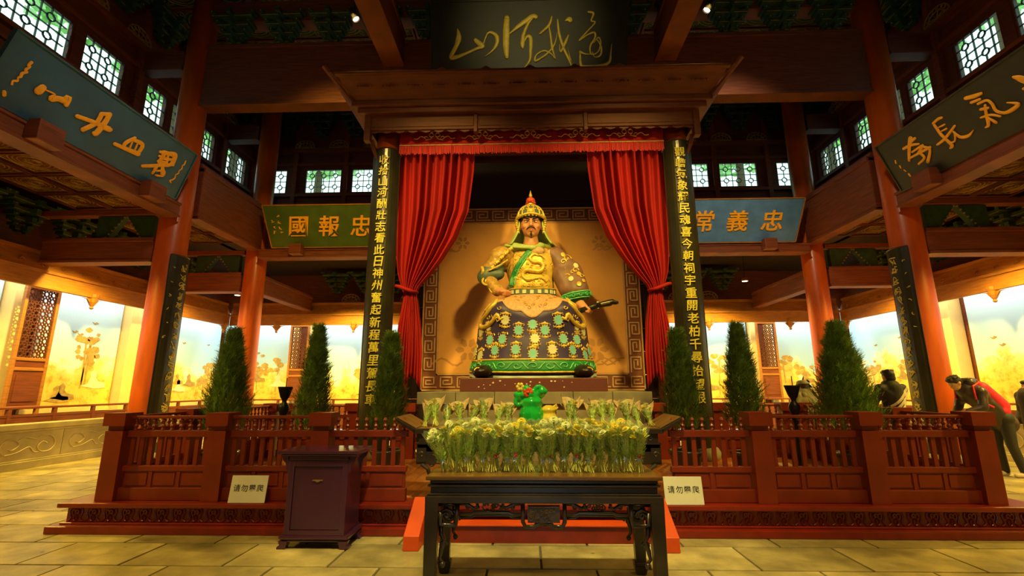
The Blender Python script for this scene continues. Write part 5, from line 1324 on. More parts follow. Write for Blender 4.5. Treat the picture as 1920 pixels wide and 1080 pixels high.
# ------------------------------------------------------------------ bouquets
def flower_mesh(mat, R=.034, n=16, layers=3):
    b = MB()
    for L in range(layers):
        for k in range(n - 3 * L):
            a = 2 * PI * k / (n - 3 * L) + L * .3; el = .10 + L * .45; r = R * (1 - .18 * L)
            d = Vector((math.cos(a) * math.cos(el), math.sin(a) * math.cos(el), math.sin(el))); s = Vector((-math.sin(a), math.cos(a), 0)) * .004
            b.add([-s * .4, s * .4, d * r * .8 + s, d * r + Vector((0, 0, .003)), d * r * .8 - s], [(0, 1, 2, 3, 4)])
    b.sph((0, 0, .006), (.008, .008, .006), 6, 4)
    return b.mesh('flower_head', mat)
FL = {k: flower_mesh(M[m]) for k, m in (('y', 'petal_y'), ('w', 'petal_w'))}
FLr = flower_mesh(M['petal_r'], .022, 12, 2)
def leaf_quads(b, rnd, n, z0, z1, rad, L=.05):
    for k in range(n):
        z = rnd.uniform(z0, z1); f = (z - z0) / (z1 - z0); a = rnd.uniform(0, 2 * PI); r = rad * (.35 + .65 * f) * rnd.uniform(.3, 1)
        p = Vector((r * math.cos(a), r * math.sin(a), z)); d = Vector((math.cos(a) * .6, math.sin(a) * .6, rnd.uniform(.2, 1))).normalized(); s = d.cross(Vector((0, 0, 1))).normalized() * L * .22
        l = L * rnd.uniform(.5, 1.1); b.add([p, p + d * l * .5 + s, p + d * l, p + d * l * .5 - s], [(0, 1, 2, 3)])
def bouquet(seed, h=.40, rad=.066):
    """local z up, root at the stem ends"""
    rnd = random.Random(seed); D = {}
    b = MB()
    for k in range(16):
        a = rnd.uniform(0, 2 * PI); r0 = rnd.uniform(.005, .035); r1 = rnd.uniform(.01, .06)
        b.tube([(r0 * 1.6 * math.cos(a + .5), r0 * 1.6 * math.sin(a + .5), rnd.uniform(0, .02)), (r0 * .5 * math.cos(a), r0 * .5 * math.sin(a), .12), (r1 * math.cos(a), r1 * math.sin(a), h * .8)], .0034, 4)
    D['stems'] = b.mesh('stems', M['stem'])
    b = MB(); leaf_quads(b, rnd, 170, .10, h * .92, rad * 1.2)
    for k in range(40):
        a = rnd.uniform(0, 2 * PI); z = rnd.uniform(.03, h * .9); r = rad * (.4 + .7 * z / h); p = Vector((r * math.cos(a), r * math.sin(a), z)); q = p + Vector((rnd.uniform(-.03, .03), rnd.uniform(-.03, .03), rnd.uniform(.02, .06)))
        b.add([p, p + Vector((.007, 0, 0)), q], [(0, 1, 2)])
    D['foliage'] = b.mesh('foliage', M['foliage'])
    b = MB(); rings = []
    for k in range(7):
        f = k / 6; z = .06 + (h - .02) * f * .96; R = .016 + rad * 1.15 * f ** .8
        rings.append([(R * (1 + .10 * f * math.sin(5 * a + seed)) * math.cos(a), R * (1 + .10 * f * math.sin(4 * a + seed)) * math.sin(a), z + (.015 * math.sin(7 * a + seed) if k == 6 else 0)) for a in [2 * PI * i / 14 for i in range(14)]])
    b.loft(rings, cap=False); D['wrapper'] = b.mesh('wrapper', M['cello'], smooth=True)
    b = MB()
    for k in range(6):
        a = k * PI / 3 + seed; b.add([(0, -.004, 0), (.010 * math.cos(a + .5), -.007, .010 * math.sin(a + .5)), (.034 * math.cos(a), -.010, .034 * math.sin(a)), (.010 * math.cos(a - .5), -.004, .010 * math.sin(a - .5))], [(0, 1, 2, 3)])
    D['ribbon'] = b.mesh('ribbon', M['ribbon'])
    D['heads'] = [(rnd.uniform(-.8, .8) * rad, rnd.uniform(-.8, .6) * rad, h * rnd.uniform(.74, 1.0), rnd.uniform(-.1, .9), rnd.uniform(-.6, .6)) for _ in range(9)]
    return D
BQ = [bouquet(s) for s in range(5)]
POSW = []
NF = 17
def place_bouquet(label, loc, rot, D, scale, cols, group, ribbon=True, red=False, paper=None):
    t = thing('flower_bouquet', label, 'bouquet', loc, rot, group); t.scale = (scale,) * 3
    inst(D['stems'], 'stems', t); inst(D['foliage'], 'foliage', t); inst(D['wrapper'], 'wrapper', t)
    if ribbon: inst(D['ribbon'], 'ribbon', t, (0, -.030, .115))
    for k, (x, y, z, rx, ry) in enumerate(D['heads']): inst(FL[cols[k % len(cols)]], 'flower_head', t, (x, y, z), (rx, ry, k), (1.3,) * 3)
    if red: inst(FLr, 'small_red_flower', t, (.01, -.034, .15), (1.4, 0, 0))
    return t
rnd = random.Random(77)
ordn = lambda k, n: 'leftmost' if k == 0 else 'rightmost' if k == n - 1 else None
words = ['first', 'second', 'third', 'fourth', 'fifth', 'sixth', 'seventh', 'eighth', 'ninth', 'tenth', 'eleventh', 'twelfth', 'thirteenth', 'fourteenth', 'fifteenth', 'sixteenth', 'seventeenth', 'eighteenth']
for row in range(2):
    for k in range(NF):
        x = -.74 + k * 1.46 / (NF - 1) + rnd.uniform(-.012, .012); y = 3.80 + row * .17 + rnd.uniform(-.012, .012)
        cols = rnd.choice((['y', 'w'], ['w'], ['y'], ['w', 'y', 'w']))
        col = {1: {'w': 'cream', 'y': 'yellow'}[cols[0]], 2: 'yellow and cream', 3: 'cream and yellow'}[len(cols)]
        hi = rnd.uniform(.78, .86) + row * .07
        lab = '%s bouquet on the front table, %s from the left in the %s row' % (col, words[k], ('front', 'rear')[row])
        lean = (-.72 - x) * 0
        place_bouquet(lab, (x, y, TH + .001), (rnd.uniform(-.08, .02) + .04, (-.35 if k == 0 and row == 0 else 0) + rnd.uniform(-.09, .09), rnd.uniform(-.4, .4)), BQ[rnd.randrange(5)], hi, cols, 'bouquets standing on the front table', row == 0 and rnd.random() < .75, row == 0 and rnd.random() < .3)
# lying bouquets with tan net paper on the altar
def paper_me(seed):
    rnd = random.Random(seed); b = MB(); N = 12
    rings = []
    for k in range(5):
        f = k / 4; R = .02 + .11 * f
        rings.append([(R * math.cos(a) * (1 + .12 * math.sin(3 * a + seed) * f), R * .55 * math.sin(a), .05 + .26 * f + (.035 * abs(math.sin(2.5 * a + seed)) if k == 4 else 0)) for a in [PI * .05 + PI * .9 * i / (N - 1) for i in range(N)]])
    b.loft(rings, cap=False, closed=False); return b.mesh('wrapping_paper', M['paper'], smooth=True)
PP = [paper_me(s) for s in range(3)]
rnd = random.Random(5)
for k in range(20):
    x = -1.28 + k * 2.56 / 19 + rnd.uniform(-.02, .02)
    if abs(x - .0) < .25: continue
    cols = rnd.choice((['y'], ['y', 'w'], ['w', 'y', 'y'])); col = 'yellow' if len(cols) == 1 else 'yellow and cream'
    n_left = words[k] if k < 10 else words[19 - k]; side = 'left' if k < 10 else 'right'
    t = place_bouquet('%s bouquet in tan net on the altar, %s from the %s end' % (col, n_left, side), (x, 5.50 + rnd.uniform(-.02, .02), AT + .012), (rnd.uniform(-.75, -.45), rnd.uniform(-.25, .25), 0), BQ[rnd.randrange(5)], rnd.uniform(.64, .78), cols, 'paper wrapped bouquets on the altar', False, False)
    inst(PP[k % 3], 'wrapping_paper', t, (0, .01, .08), (0, 0, 0), (1.35, 1.2, 1.25))
# ------------------------------------------------------------------ the seated statue
ST = thing('seated_statue', 'large painted seated general statue in gold armour and a purple skirt robe', 'statue', (0, 9.02, 1.672))
KV = [0, .12, .24, .34, .45, .60, .80, 1.0]
KA = [.42, .62, .86, .98, 1.02, 1.04, 1.09, 1.16]
KB = [.30, .52, .76, .86, .86, .84, .87, .93]
KZ = [1.50, 1.42, 1.27, 1.10, .92, .67, .36, .06]
def surf(phi, v, off=0.0):
    a = np.interp(v, KV, KA); b_ = np.interp(v, KV, KB); z = np.interp(v, KV, KZ)
    ph = math.degrees(phi)
    knee = math.exp(-((abs(ph) - 42) / 20) ** 2); gap = math.exp(-(ph / 20) ** 2)
    kv = math.exp(-((v - .32) / .16) ** 2)
    b_ = b_ * (1 + .12 * knee * kv - .12 * gap * math.exp(-((v - .4) / .25) ** 2)); z = z + .09 * knee * kv - .10 * gap * kv
    fold = .018 * math.sin(phi * 13 + 2 * v) * max(0, v - .3) + .012 * math.sin(phi * 23) * max(0, v - .5)
    rr = 1 + fold
    z = z - .05 * math.cos(phi) * max(0, (v - .8) / .2) + .03
    p = Vector((a * rr * math.sin(phi), -b_ * rr * math.cos(phi), z))
    if off:
        e = 1e-2
        n = (surf(phi + e, v) - surf(phi - e, v)).cross(surf(phi, min(1, v + e)) - surf(phi, max(0, v - e)))
        if n.length > 1e-9:
            n.normalize()
            if n.dot(Vector((math.sin(phi), -math.cos(phi), .3))) < 0: n = -n
            p = p + n * off
    return p
R_ = math.radians
def patch(name, mat, f0, f1, v0, v1, off, nu=40, nv=20, smooth=True, parent=ST, solid=.0):
    return MB().grid(lambda u, v: surf(R_(f0 + (f1 - f0) * u), v0 + (v1 - v0) * v, off), nu, nv).build(name, mat, parent, smooth=smooth, solid=solid)
patch('robe_skirt', M['s_purple'], -150, 150, 0, 1, 0, 90, 40, solid=.02)
def spath(pts, off=.014): return [surf(R_(a), v, off) for a, v in pts]
# cream apron with scalloped lower edge
MB().grid(lambda u, v: surf(R_(-62 + 124 * u), (.0) + v * (.30 + .045 * abs(math.sin(u * 5 * PI)) - .10 * abs(2 * u - 1) ** 2), .016), 60, 14).build('apron', M['s_cream'], ST, smooth=True, solid=.012)
b = MB(); _r = random.Random(3)
for k in range(22):
    a0, v0 = _r.uniform(-38, 38), _r.uniform(.10, .26)
    b.tube([surf(R_(a0 + 3.0 * (1 - t / 7.5) * math.cos(t + k)), v0 + .016 * (1 - t / 7.5) * math.sin(t + k), .024) for t in np.linspace(0, 6, 9)], .007, 4)
b.build('apron_embroidery', M['s_tan'], ST)
patch('hem_band', M['s_green'], -112, 112, .86, .975, .016, 70, 4, solid=.012)
b = MB()
for v in (.855, .98): b.tube(spath([(a, v) for a in range(-112, 113, 4)], .022), .016, 5)
b.build('hem_edging', M['s_gold'], ST, smooth=True)
b = MB()
for k in range(15):
    a0 = -98 + k * 14
    b.tube([surf(R_(a0 + (4.6 * (1 - t / 7.5)) * math.cos(t + PI * (k % 2))), .918 + .036 * (1 - t / 7.5) * math.sin(t + PI * (k % 2)), .028) for t in np.linspace(0, 6.2, 12)], .011, 4)
    b.tube([surf(R_(a0 + 4 + 6 * f), .918 + .030 * math.cos(f * PI) * (1 if k % 2 else -1), .028) for f in (0, .3, .6, 1)], .011, 4)
b.build('hem_scroll', M['s_lgreen'], ST)
b = MB(); b.grid(lambda u, v: surf(R_(-105 + 210 * u), 1.0, 0) * 1 + Vector((0, .02, -.02 - .07 * v + .02 * math.sin(u * 60) * v)), 80, 2); b.build('pale_underlayer', M['s_under'], ST, smooth=True, solid=.02)
# medallions
md = MB()
md.prism([(.062 * math.cos(a), .072 * math.sin(a)) for a in np.linspace(0, 2 * PI, 11)[:-1]], 0, .018, 0)
for k in range(12):
    a = k * PI / 6; md.prism([(.062 * math.cos(a - .2), .072 * math.sin(a - .2)), (.085 * math.cos(a), .092 * math.sin(a)), (.062 * math.cos(a + .2), .072 * math.sin(a + .2))], 0, .012, 1)
for s in (1, -1):
    for dx in (-1, 0, 1): md.prism([(dx * .03 - .02, s * .085), (dx * .03 + .02, s * .085), (dx * .045, s * (.14 - .02 * abs(dx)))][:: s], 0, .013, 1)
    md.sph((0, s * .105, .006), (.036, .022, .014), 8, 5, 1)
    for dx in (-1, 1): md.tube([(dx * .04, s * .09, .008), (dx * .075, s * .10, .008), (dx * .08, s * .07, .008)], .010, 4, 1)
mdm = md.mesh('medallion', [M['s_cyan'], M['s_gold']]); mdp = md.mesh('medallion', [M['s_pale'], M['s_gold']])
def place_on(me, name, phi, v, off=.006, s=1.0, spin=0):
    p = surf(R_(phi), v, off); n = (surf(R_(phi), v, .05) - surf(R_(phi), v, 0)).normalized(); up = (surf(R_(phi), v - .02) - surf(R_(phi), v + .02)).normalized()
    x = up.cross(n).normalized(); y = n.cross(x)
    o = inst(me, name, ST, p, Matrix(((x.x, y.x, n.x), (x.y, y.y, n.y), (x.z, y.z, n.z))).to_euler(), (s, s, s)); return o
rows = [(.44, (-28, 0, 26)), (.53, (-66, -14, 12, 62)), (.63, (-46, -30, 2, 30, 48)), (.75, (-76, -38, -16, 18, 40, 74)), (.80, (-58, 0, 58))]
kk = 0
for v, ps in rows:
    for p in ps:
        place_on(mdm if kk % 3 else mdp, 'medallion', p, v, .004, 1.18); kk += 1
for p, v in ((-50, .5), (50, .5)): place_on(mdp, 'medallion', p, v, .004, .9)
# knee dragons
for s in (-1, 1):
    b = MB()
    P = [(70, .30), (62, .22), (50, .22), (46, .30), (54, .37), (64, .40), (66, .46), (56, .49), (44, .46), (38, .40), (34, .44), (30, .42)]
    pts = [surf(R_(s * a), v, .022) for a, v in [(q[0], q[1]) for q in crom(P, 4)]]
    n_ = len(pts); b.tube(pts, [.018 + .026 * math.sin(PI * (i + 1) / (n_ + 1)) for i in range(n_)], 7)
    for i in range(2, n_ - 2, 3):
        a_, v_ = crom(P, 4)[i][:2]; b.tube([surf(R_(s * a_), v_, .03), surf(R_(s * (a_ + 4)), v_ + .02, .03), surf(R_(s * (a_ + 6)), v_ - .01, .03)], [.014, .01, .004], 5)
    for (a_, v_) in ((58, .31), (72, .36), (50, .41), (36, .34), (74, .46), (60, .53)):
        b.tube([surf(R_(s * (a_ + 3.0 * (1 - t / 7) * math.cos(t))), v_ + .022 * (1 - t / 7) * math.sin(t), .016) for t in np.linspace(0, 6, 9)], .010, 4)
    b.build('knee_dragon', M['s_gold'], ST, smooth=True)
# boots
for s in (-1, 1):
    b = MB(); b.sph((s * .88, -.62, .10), (.20, .34, .12), 14, 8); b.cap((s * .80, -.5, .1), (s * .96, -.78, .09), .11, .09, 10)
    blob(b, 'boot', M['s_black'], ST, .025, 2)
    b = MB(); b.tube([(s * (.93 + .07 * (1 - t / 7) * math.cos(t)), -.93 + .02 * t, .11 + .06 * (1 - t / 7) * math.sin(t)) for t in np.linspace(0, 6, 12)], .013, 5); b.build('boot_scroll', M['s_gold'], ST)
# bench behind and inside the robe
MB().box(-.75, .75, -.30, .70, 0, 1.15).build('seat', M['block'], ST, bev=.02)
# torso
b = MB()
b.sph((0, .14, 2.12), (.50, .33, .52), 20, 14); b.sph((0, .10, 1.76), (.45, .35, .36), 20, 12); b.cap((-.40, .16, 2.44), (.40, .16, 2.44), .17, .17, 14); b.cap((0, .14, 2.45), (0, .10, 2.74), .20, .15, 14)
b.cap((-.46, .16, 2.43), (-.80, .10, 2.06), .19, .17, 14)
blob(b, 'torso_armour', M['s_tan'], ST, .03, 4)
def chest(x, z, off=0.0):
    q = 1 - (x / .50) ** 2 - ((z - 2.12) / .52) ** 2; q2 = 1 - (x / .45) ** 2 - ((z - 1.76) / .36) ** 2
    y = min(.14 - .33 * math.sqrt(max(q, .0)), .10 - .35 * math.sqrt(max(q2, .0)))
    return (x, y - off, z)
# chest dragon
b = MB()
P = [(.10, 2.34), (.02, 2.36), (-.06, 2.28), (.0, 2.20), (.12, 2.20), (.20, 2.12), (.14, 2.02), (0, 2.02), (-.14, 2.04), (-.20, 1.94), (-.12, 1.84), (.02, 1.86), (.16, 1.88), (.26, 1.80)]
cc = crom(P, 4); n_ = len(cc)
b.tube([chest(p[0] + .03, p[1], .022) for p in cc], [.016 + .030 * math.sin(PI * (i + 1) / (n_ + 1)) for i in range(n_)], 8)
rnd = random.Random(12)
for k in range(60):
    x, z = rnd.uniform(-.34, .40), rnd.uniform(1.72, 2.42)
    b.tube([chest(x + .035 * (1 - t / 7) * math.cos(t + k), z + .035 * (1 - t / 7) * math.sin(t + k), .012) for t in np.linspace(0, 6, 8)], .010, 4)
for k in range(6): b.tube([chest(.12 + .02 * k, 2.33 + .01 * k, .03), chest(.18 + .02 * k, 2.36 - .02 * k, .03), chest(.22, 2.30 - .02 * k, .02)], [.012, .009, .004], 5)
b.build('chest_dragon', M['s_gold'], ST, smooth=True)
MB().grid(lambda u, v: chest(-.34 + .74 * u, 1.70 + .72 * v, .006 + .002 * math.sin(u * 40) * math.sin(v * 40)), 30, 30).build('chest_plate', M['s_gold'], ST, smooth=True)
# green sash
sp = [(.00, 2.46), (-.10, 2.34), (-.20, 2.20), (-.30, 2.04), (-.36, 1.88), (-.38, 1.74)]
b = MB(); b.tube([chest(x, z, .014) for x, z in crom(sp, 4)], .062, 10, flat=.016, fn=(0, 1, 0)); b.build('sash', M['s_green'], ST, smooth=True)
b = MB()
for s in (-1, 1): b.tube([chest(x + s * .055, z + s * .02, .026) for x, z in crom(sp, 4)], .010, 5)
for k in range(6):
    x, z = sp[k]; b.tube([chest(x + .03 * (1 - t / 7) * math.cos(t), z + .03 * (1 - t / 7) * math.sin(t), .034) for t in np.linspace(0, 6, 8)], .007, 4)
b.build('sash_scroll', M['s_lgreen'], ST)
# belt
b = MB(); b.lathe([(.455, 1.555), (.475, 1.57), (.475, 1.68), (.455, 1.70)], 40); b.v = [(x, y * .80 + .10, z - .03 * (1 - abs(x) / .47)) for x, y, z in b.v]; b.build('belt', M['s_teal'], ST, smooth=False)
b = MB()
for z in (1.56, 1.69): b.tube([(.475 * math.cos(a), .10 + .38 * math.sin(a), z - .03 * (1 - abs(math.cos(a)))) for a in np.linspace(0, 2 * PI, 40)], .013, 5)
b.build('belt_edging', M['s_gold'], ST)
bp = MB().box(-.035, .035, -.012, .012, -.035, .035).mesh('belt_plate', M['s_pale'])
for k in range(9):
    a = -PI / 2 + (k - 4) * .30; inst(bp, 'belt_plate', ST, (.482 * math.cos(a), .10 + .387 * math.sin(a), 1.625 - .03 * (1 - abs(math.cos(a)))), (0, 0, a + PI / 2))
# viewer's-left arm: shoulder pauldron, cap sleeve, vambrace
b = MB(); b.sph((-.60, .08, 2.36), (.27, .22, .24), 18, 12, rot=Euler((0, -.6, 0))); b.sph((-.78, .04, 2.16), (.22, .20, .15), 16, 10, rot=Euler((0, -.7, 0))); blob(b, 'pauldron', M['s_tan'], ST, .025, 3)
b = MB()
for r_ in range(5):
    for c in range(5):
        f_ = r_ / 4; g = (c - 2) / 2; d = Vector((-.42 - .34 * f_, -.16 - .03 * math.sin(f_ * PI), 2.47 - .36 * f_)) + Vector((.055 * g, 0, .055 * g * .9)) + Vector((0, .09 * abs(g) ** 2, 0))
        b.sph(d, (.036, .020, .034), 7, 5)
b.build('shoulder_scales', M['s_gold'], ST, smooth=True)
b = MB(); b.tube([(-.96 + .02 * math.cos(a * 2), .04 + .20 * math.cos(a), 2.05 + .10 * math.sin(a)) for a in np.linspace(0, 2 * PI, 24)], .03, 6); b.tube([(-.46, -.15, 2.26), (-.62, -.2, 2.13), (-.80, -.19, 2.05), (-.94, -.1, 2.02)], .016, 6); b.build('pauldron_edging', M['s_gold'], ST)
b = MB(); b.cap((-.72, .06, 2.15), (-.86, .02, 1.96), .21, .20, 14); b.cap((-.86, .02, 1.96), (-.62, -.10, 1.98), .16, .10, 12); b.sph((-.98, .06, 1.97), (.10, .14, .13), 12, 8); blob(b, 'cap_sleeve', M['s_teal'], ST, .025, 3)
b = MB(); b.cap((-.84, .0, 1.92), (-.66, -.26, 1.62), .145, .105, 14); blob(b, 'vambrace', M['s_tan'], ST, .02, 2)
b = MB()
b.tube([(-.86 + .09 * math.cos(a), -.155 + .03 * math.sin(a), 1.84 + .085 * math.sin(a)) for a in np.linspace(0, 2 * PI, 14)], .022, 6); b.sph((-.86, -.15, 1.84), (.05, .02, .05), 8, 6)
for q in (.0, 1.0): b.tube([(-.672 - .02 * q + .118 * math.cos(a), -.245 + .03 * q + .07 * math.sin(a) * .8, 1.645 + .04 * q + .075 * math.sin(a)) for a in np.linspace(0, 2 * PI, 16)], .015, 5)
b.build('vambrace_ornament', M['s_gold'], ST)
def fist(s, c, dirx, closed=True):
    """palm, four curled fingers and a thumb as one skin"""
    b = MB(); c = Vector(c); X = Vector(dirx).normalized(); Z = Vector((0, 0, 1)); Y = Z.cross(X).normalized()
    b.sph(c, (.10, .085, .065), 12, 8)
    for k in range(4):
        o = c + Y * s * 0 + X * .06 + Y * (-.068 + .045 * k); a = o + X * .03 + Z * .03; m = o + X * .095 + Z * (.008 - .004 * k); e = o + X * (.075 - .006 * k) - Z * .055; g = o + X * .02 - Z * .055
        b.cap(a, m, .028, .026, 8); b.cap(m, e, .026, .024, 8); b.cap(e, g, .024, .021, 8)
    th = c - Y * .07 * s + X * .02; b.cap(th, th + X * .06 - Y * .035 * s, .032, .028, 8); b.cap(th + X * .06 - Y * .035 * s, th + X * .115 - Y * .01 * s + Z * .005, .027, .022, 8)
    return b
b = fist(1, (-.56, -.38, 1.57), (.75, -.62, -.12)); b.cap((-.64, -.30, 1.61), (-.57, -.37, 1.58), .08, .07, 10)
blob(b, 'hand', M['s_skin'], ST, .014, 2)
# viewer's-right arm: wide brown sleeve with green cuff
b = MB(); b.cap((.46, .16, 2.42), (.76, .08, 2.05), .20, .24, 16); b.cap((.76, .08, 2.05), (.86, -.16, 1.62), .25, .24, 16); b.cap((.60, .02, 1.98), (.72, -.12, 1.66), .20, .20, 14)
blob(b, 'sleeve', M['s_brown'], ST, .03, 4)
b = MB(); b.tube([(.83 + .235 * math.cos(a) * 1.05, -.20 + .20 * math.sin(a), 1.50 + .05 * math.cos(a)) for a in np.linspace(0, 2 * PI, 24)], .055, 8); b.cap((.83, -.2, 1.50), (.84, -.2, 1.52), .2, .2, 12); b.build('cuff', M['s_green'], ST, smooth=True)
b = MB()
for k in range(14):
    a0 = -PI + k * PI / 7
    b.tube([(.83 + .30 * math.cos(a0 + .09 * math.cos(t)), -.20 + .258 * math.sin(a0 + .09 * math.cos(t)), 1.50 + .05 * math.cos(a0) + .03 * math.sin(t)) for t in np.linspace(0, 6, 7)], .008, 4)
for dz in (-.055, .06): b.tube([(.83 + .27 * math.cos(a), -.20 + .225 * math.sin(a), 1.50 + dz + .05 * math.cos(a)) for a in np.linspace(0, 2 * PI, 24)], .013, 5)
b.build('cuff_scroll', M['s_lgreen'], ST)
# sleeve patches
def on_caps(x, z, segs, off):
    """front surface of the arm capsules at (x, z)"""
    best = None
    for (p, q, r) in segs:
        p = Vector(p); q = Vector(q)
        for t_ in np.linspace(0, 1, 9):
            c = p.lerp(q, t_); d2 = r * r - (x - c.x) ** 2 - (z - c.z) ** 2
            if d2 > 0:
                y = c.y - math.sqrt(d2)
                if best is None or y < best: best = y
    return (x, (best if best is not None else 0) - off, z)
SEG = [((.46, .16, 2.42), (.76, .08, 2.05), .22), ((.76, .08, 2.05), (.86, -.16, 1.62), .245)]
for (x, z, r_, m_) in ((.60, 2.08, .06, 1), (.86, 2.14, .06, 1), (.90, 1.95, .05, 0), (.74, 1.84, .055, 1), (.88, 1.72, .05, 0), (.62, 2.38, .05, 0), (.98, 1.80, .04, 0)):
    b = MB(); pts = [on_caps(x + r_ * math.cos(a) * .9, z + r_ * math.sin(a), SEG, .010) for a in np.linspace(0, 2 * PI, 9)[:-1]]
    b.add([on_caps(x, z, SEG, .014)] + pts, [(0, i + 1, (i + 1) % 8 + 1) for i in range(8)])
    b.build('sleeve_medallion', M['s_pale'] if m_ else M['s_gold'], ST, fix=False)
for (x, z, n_, s_) in ((.70, 2.30, 7, .09), (.62, 2.22, 6, .06), (.84, 2.02, 6, .07), (.78, 1.98, 5, .05), (.66, 1.90, 5, .06), (.95, 1.90, 5, .05)):
    MB().tube([on_caps(x + s_ * (1 - t / 8) * math.cos(t), z + s_ * (1 - t / 8) * math.sin(t), SEG, .010) for t in np.linspace(0, n_, 12)], .013, 5).build('sleeve_scroll', M['s_gold'], ST)
b = fist(-1, (.95, -.38, 1.27), (.72, -.45, -.35)); b.cap((.86, -.26, 1.40), (.93, -.35, 1.30), .10, .085, 10); blob(b, 'hand', M['s_skin'], ST, .014, 2)
# sword hilt and scabbard
b = MB(); b.cap((.88, -.44, 1.20), (1.20, -.50, 1.29), .050, .055, 10); b.tube([(1.18, -.5, 1.285), (1.42, -.53, 1.33), (1.46, -.535, 1.345), (1.52, -.54, 1.325), (1.56, -.545, 1.33)], [.070, .085, .070, .05, .035], 10, flat=.7); b.build('sword_hilt', M['s_black'], ST, smooth=True)
b = MB(); b.tube([(1.24, -.57, 1.295), (1.40, -.60, 1.325)], .062, 8, flat=.3); b.tube([(1.20, -.51, 1.225), (1.19, -.51, 1.355)], .02, 6); b.build('hilt_plate', M['s_pale'], ST)
# scarf
b = MB(); b.cap((-.36, .10, 2.58), (-.12, -.06, 2.52), .10, .07, 12); b.cap((-.50, .12, 2.52), (-.30, .0, 2.56), .09, .09, 12); b.cap((-.12, -.06, 2.52), (.06, -.14, 2.50), .065, .055, 12); b.cap((-.58, .14, 2.46), (-.48, .02, 2.46), .08, .08, 10)
b.cap((.18, .12, 2.60), (.36, .16, 2.56), .09, .08, 12); b.cap((.06, -.12, 2.50), (.20, .02, 2.58), .05, .07, 10); b.sph((.0, -.15, 2.50), (.06, .05, .06), 10, 8)
for k in range(4): b.tube([(-.58 + .02 * k, .0 - .02 * k, 2.52 + .025 * k), (-.35, -.06 - .01 * k, 2.62 - .03 * k), (-.05, -.17, 2.53 - .015 * k)], .022, 6)
blob(b, 'scarf', M['s_scarf'], ST, .016, 2)
# head
HZ = 2.98; HY = .02
b = MB(); b.sph((0, HY + .04, HZ + .06), (.185, .205, .23), 18, 14); b.sph((0, HY - .02, HZ - .08), (.145, .155, .16), 16, 12); b.sph((0, HY - .09, HZ - .18), (.075, .06, .055), 12, 8)
b.cap((0, HY + .04, HZ - .12), (0, .08, 2.62), .115, .13, 12)
b.cap((0, HY - .165, HZ + .05), (0, HY - .195, HZ - .035), .022, .034, 10); b.sph((-.028, HY - .175, HZ - .045), (.022, .022, .018), 8, 6); b.sph((.028, HY - .175, HZ - .045), (.022, .022, .018), 8, 6)
for s in (-1, 1):
    b.sph((s * .105, HY - .10, HZ - .03), (.05, .05, .05), 10, 8); b.cap((s * .03, HY - .165, HZ + .085), (s * .12, HY - .125, HZ + .10), .022, .018, 8); b.sph((s * .19, HY + .04, HZ + .0), (.025, .05, .065), 8, 6)
b.cap((-.04, HY - .165, HZ - .095), (.04, HY - .165, HZ - .095), .016, .016, 8); b.cap((-.03, HY - .160, HZ - .125), (.03, HY - .160, HZ - .125), .019, .019, 8)
blob(b, 'head', M['s_skin'], ST, .012, 2)
for s in (-1, 1): MB().sph((s * .07, HY - .152, HZ + .045), (.034, .014, .015), 10, 6).build('eye_white', M['s_white'], ST, smooth=True)
b = MB()
for s in (-1, 1):
    b.sph((s * .066, HY - .164, HZ + .045), (.013, .006, .014), 8, 6)
    b.tube([(s * .03, HY - .170, HZ + .050), (s * .07, HY - .170, HZ + .066), (s * .108, HY - .150, HZ + .056)], [.005, .006, .003], 5)
    b.tube([(s * .022, HY - .192, HZ + .078), (s * .07, HY - .182, HZ + .112), (s * .135, HY - .138, HZ + .135)], [.008, .016, .006], 6)
    b.tube([(s * .006, HY - .195, HZ - .076), (s * .045, HY - .185, HZ - .078), (s * .085, HY - .160, HZ - .115)], [.007, .012, .004], 6)
b.tube([(0, HY - .165, HZ - .150), (0, HY - .168, HZ - .20), (0, HY - .150, HZ - .27)], [.018, .034, .008], 8, flat=.5)
b.build('painted_brows_and_beard', M['s_black'], ST, smooth=True)
b = MB(); b.cap((-.03, HY - .175, HZ - .110), (.03, HY - .175, HZ - .110), .010, .010, 8); b.build('lips', nmat('painted_lips', (.45, .05, .03), .5), ST, smooth=True)
# helmet
b = MB(); rings = []
for k in range(9):
    f_ = k / 8; r_ = .245 * math.cos(f_ * PI / 2 * .93) ; z = HZ + .15 + .29 * math.sin(f_ * PI / 2)
    rings.append([(r_ * math.cos(a), HY + .05 + r_ * 1.02 * math.sin(a), z) for a in [2 * PI * i / 28 for i in range(28)]])
b.loft(rings); b.build('helmet', M['s_teal'], ST, smooth=True)
b = MB()
for k in range(14):
    a = 2 * PI * k / 14; b.tube([(.25 * math.cos(f_ * PI / 2 * .93) * math.cos(a), HY + .05 + .255 * math.cos(f_ * PI / 2 * .93) * math.sin(a), HZ + .15 + .295 * math.sin(f_ * PI / 2)) for f_ in np.linspace(0, 1, 7)], .013, 5)
for z, r_ in ((.15, .255), (.19, .252), (.30, .215), (.37, .16)):
    for k in range(26):
        a = 2 * PI * k / 26; b.sph((r_ * math.cos(a), HY + .05 + r_ * 1.02 * math.sin(a), HZ + z), .018, 6, 5)
b.tube([(.262 * math.cos(a), HY + .05 + .268 * math.sin(a), HZ + .135 + .05 * max(0, -math.sin(a)) ** 3) for a in np.linspace(0, 2 * PI, 32)], .024, 7)
b.sph((0, HY - .20, HZ + .24), (.05, .03, .06), 10, 8)
for s in (-1, 1):
    for k in range(6): b.sph((s * (.235 + .015 * math.sin(k)), HY - .02, HZ + .10 - .045 * k), (.030, .05, .030), 8, 6)
b.lathe([(.06, HZ + .42), (.04, HZ + .45), (.07, HZ + .47), (.03, HZ + .50)], 12, (0, HY + .05, 0)); b.build('helmet_ornament', M['s_gold'], ST, smooth=True)
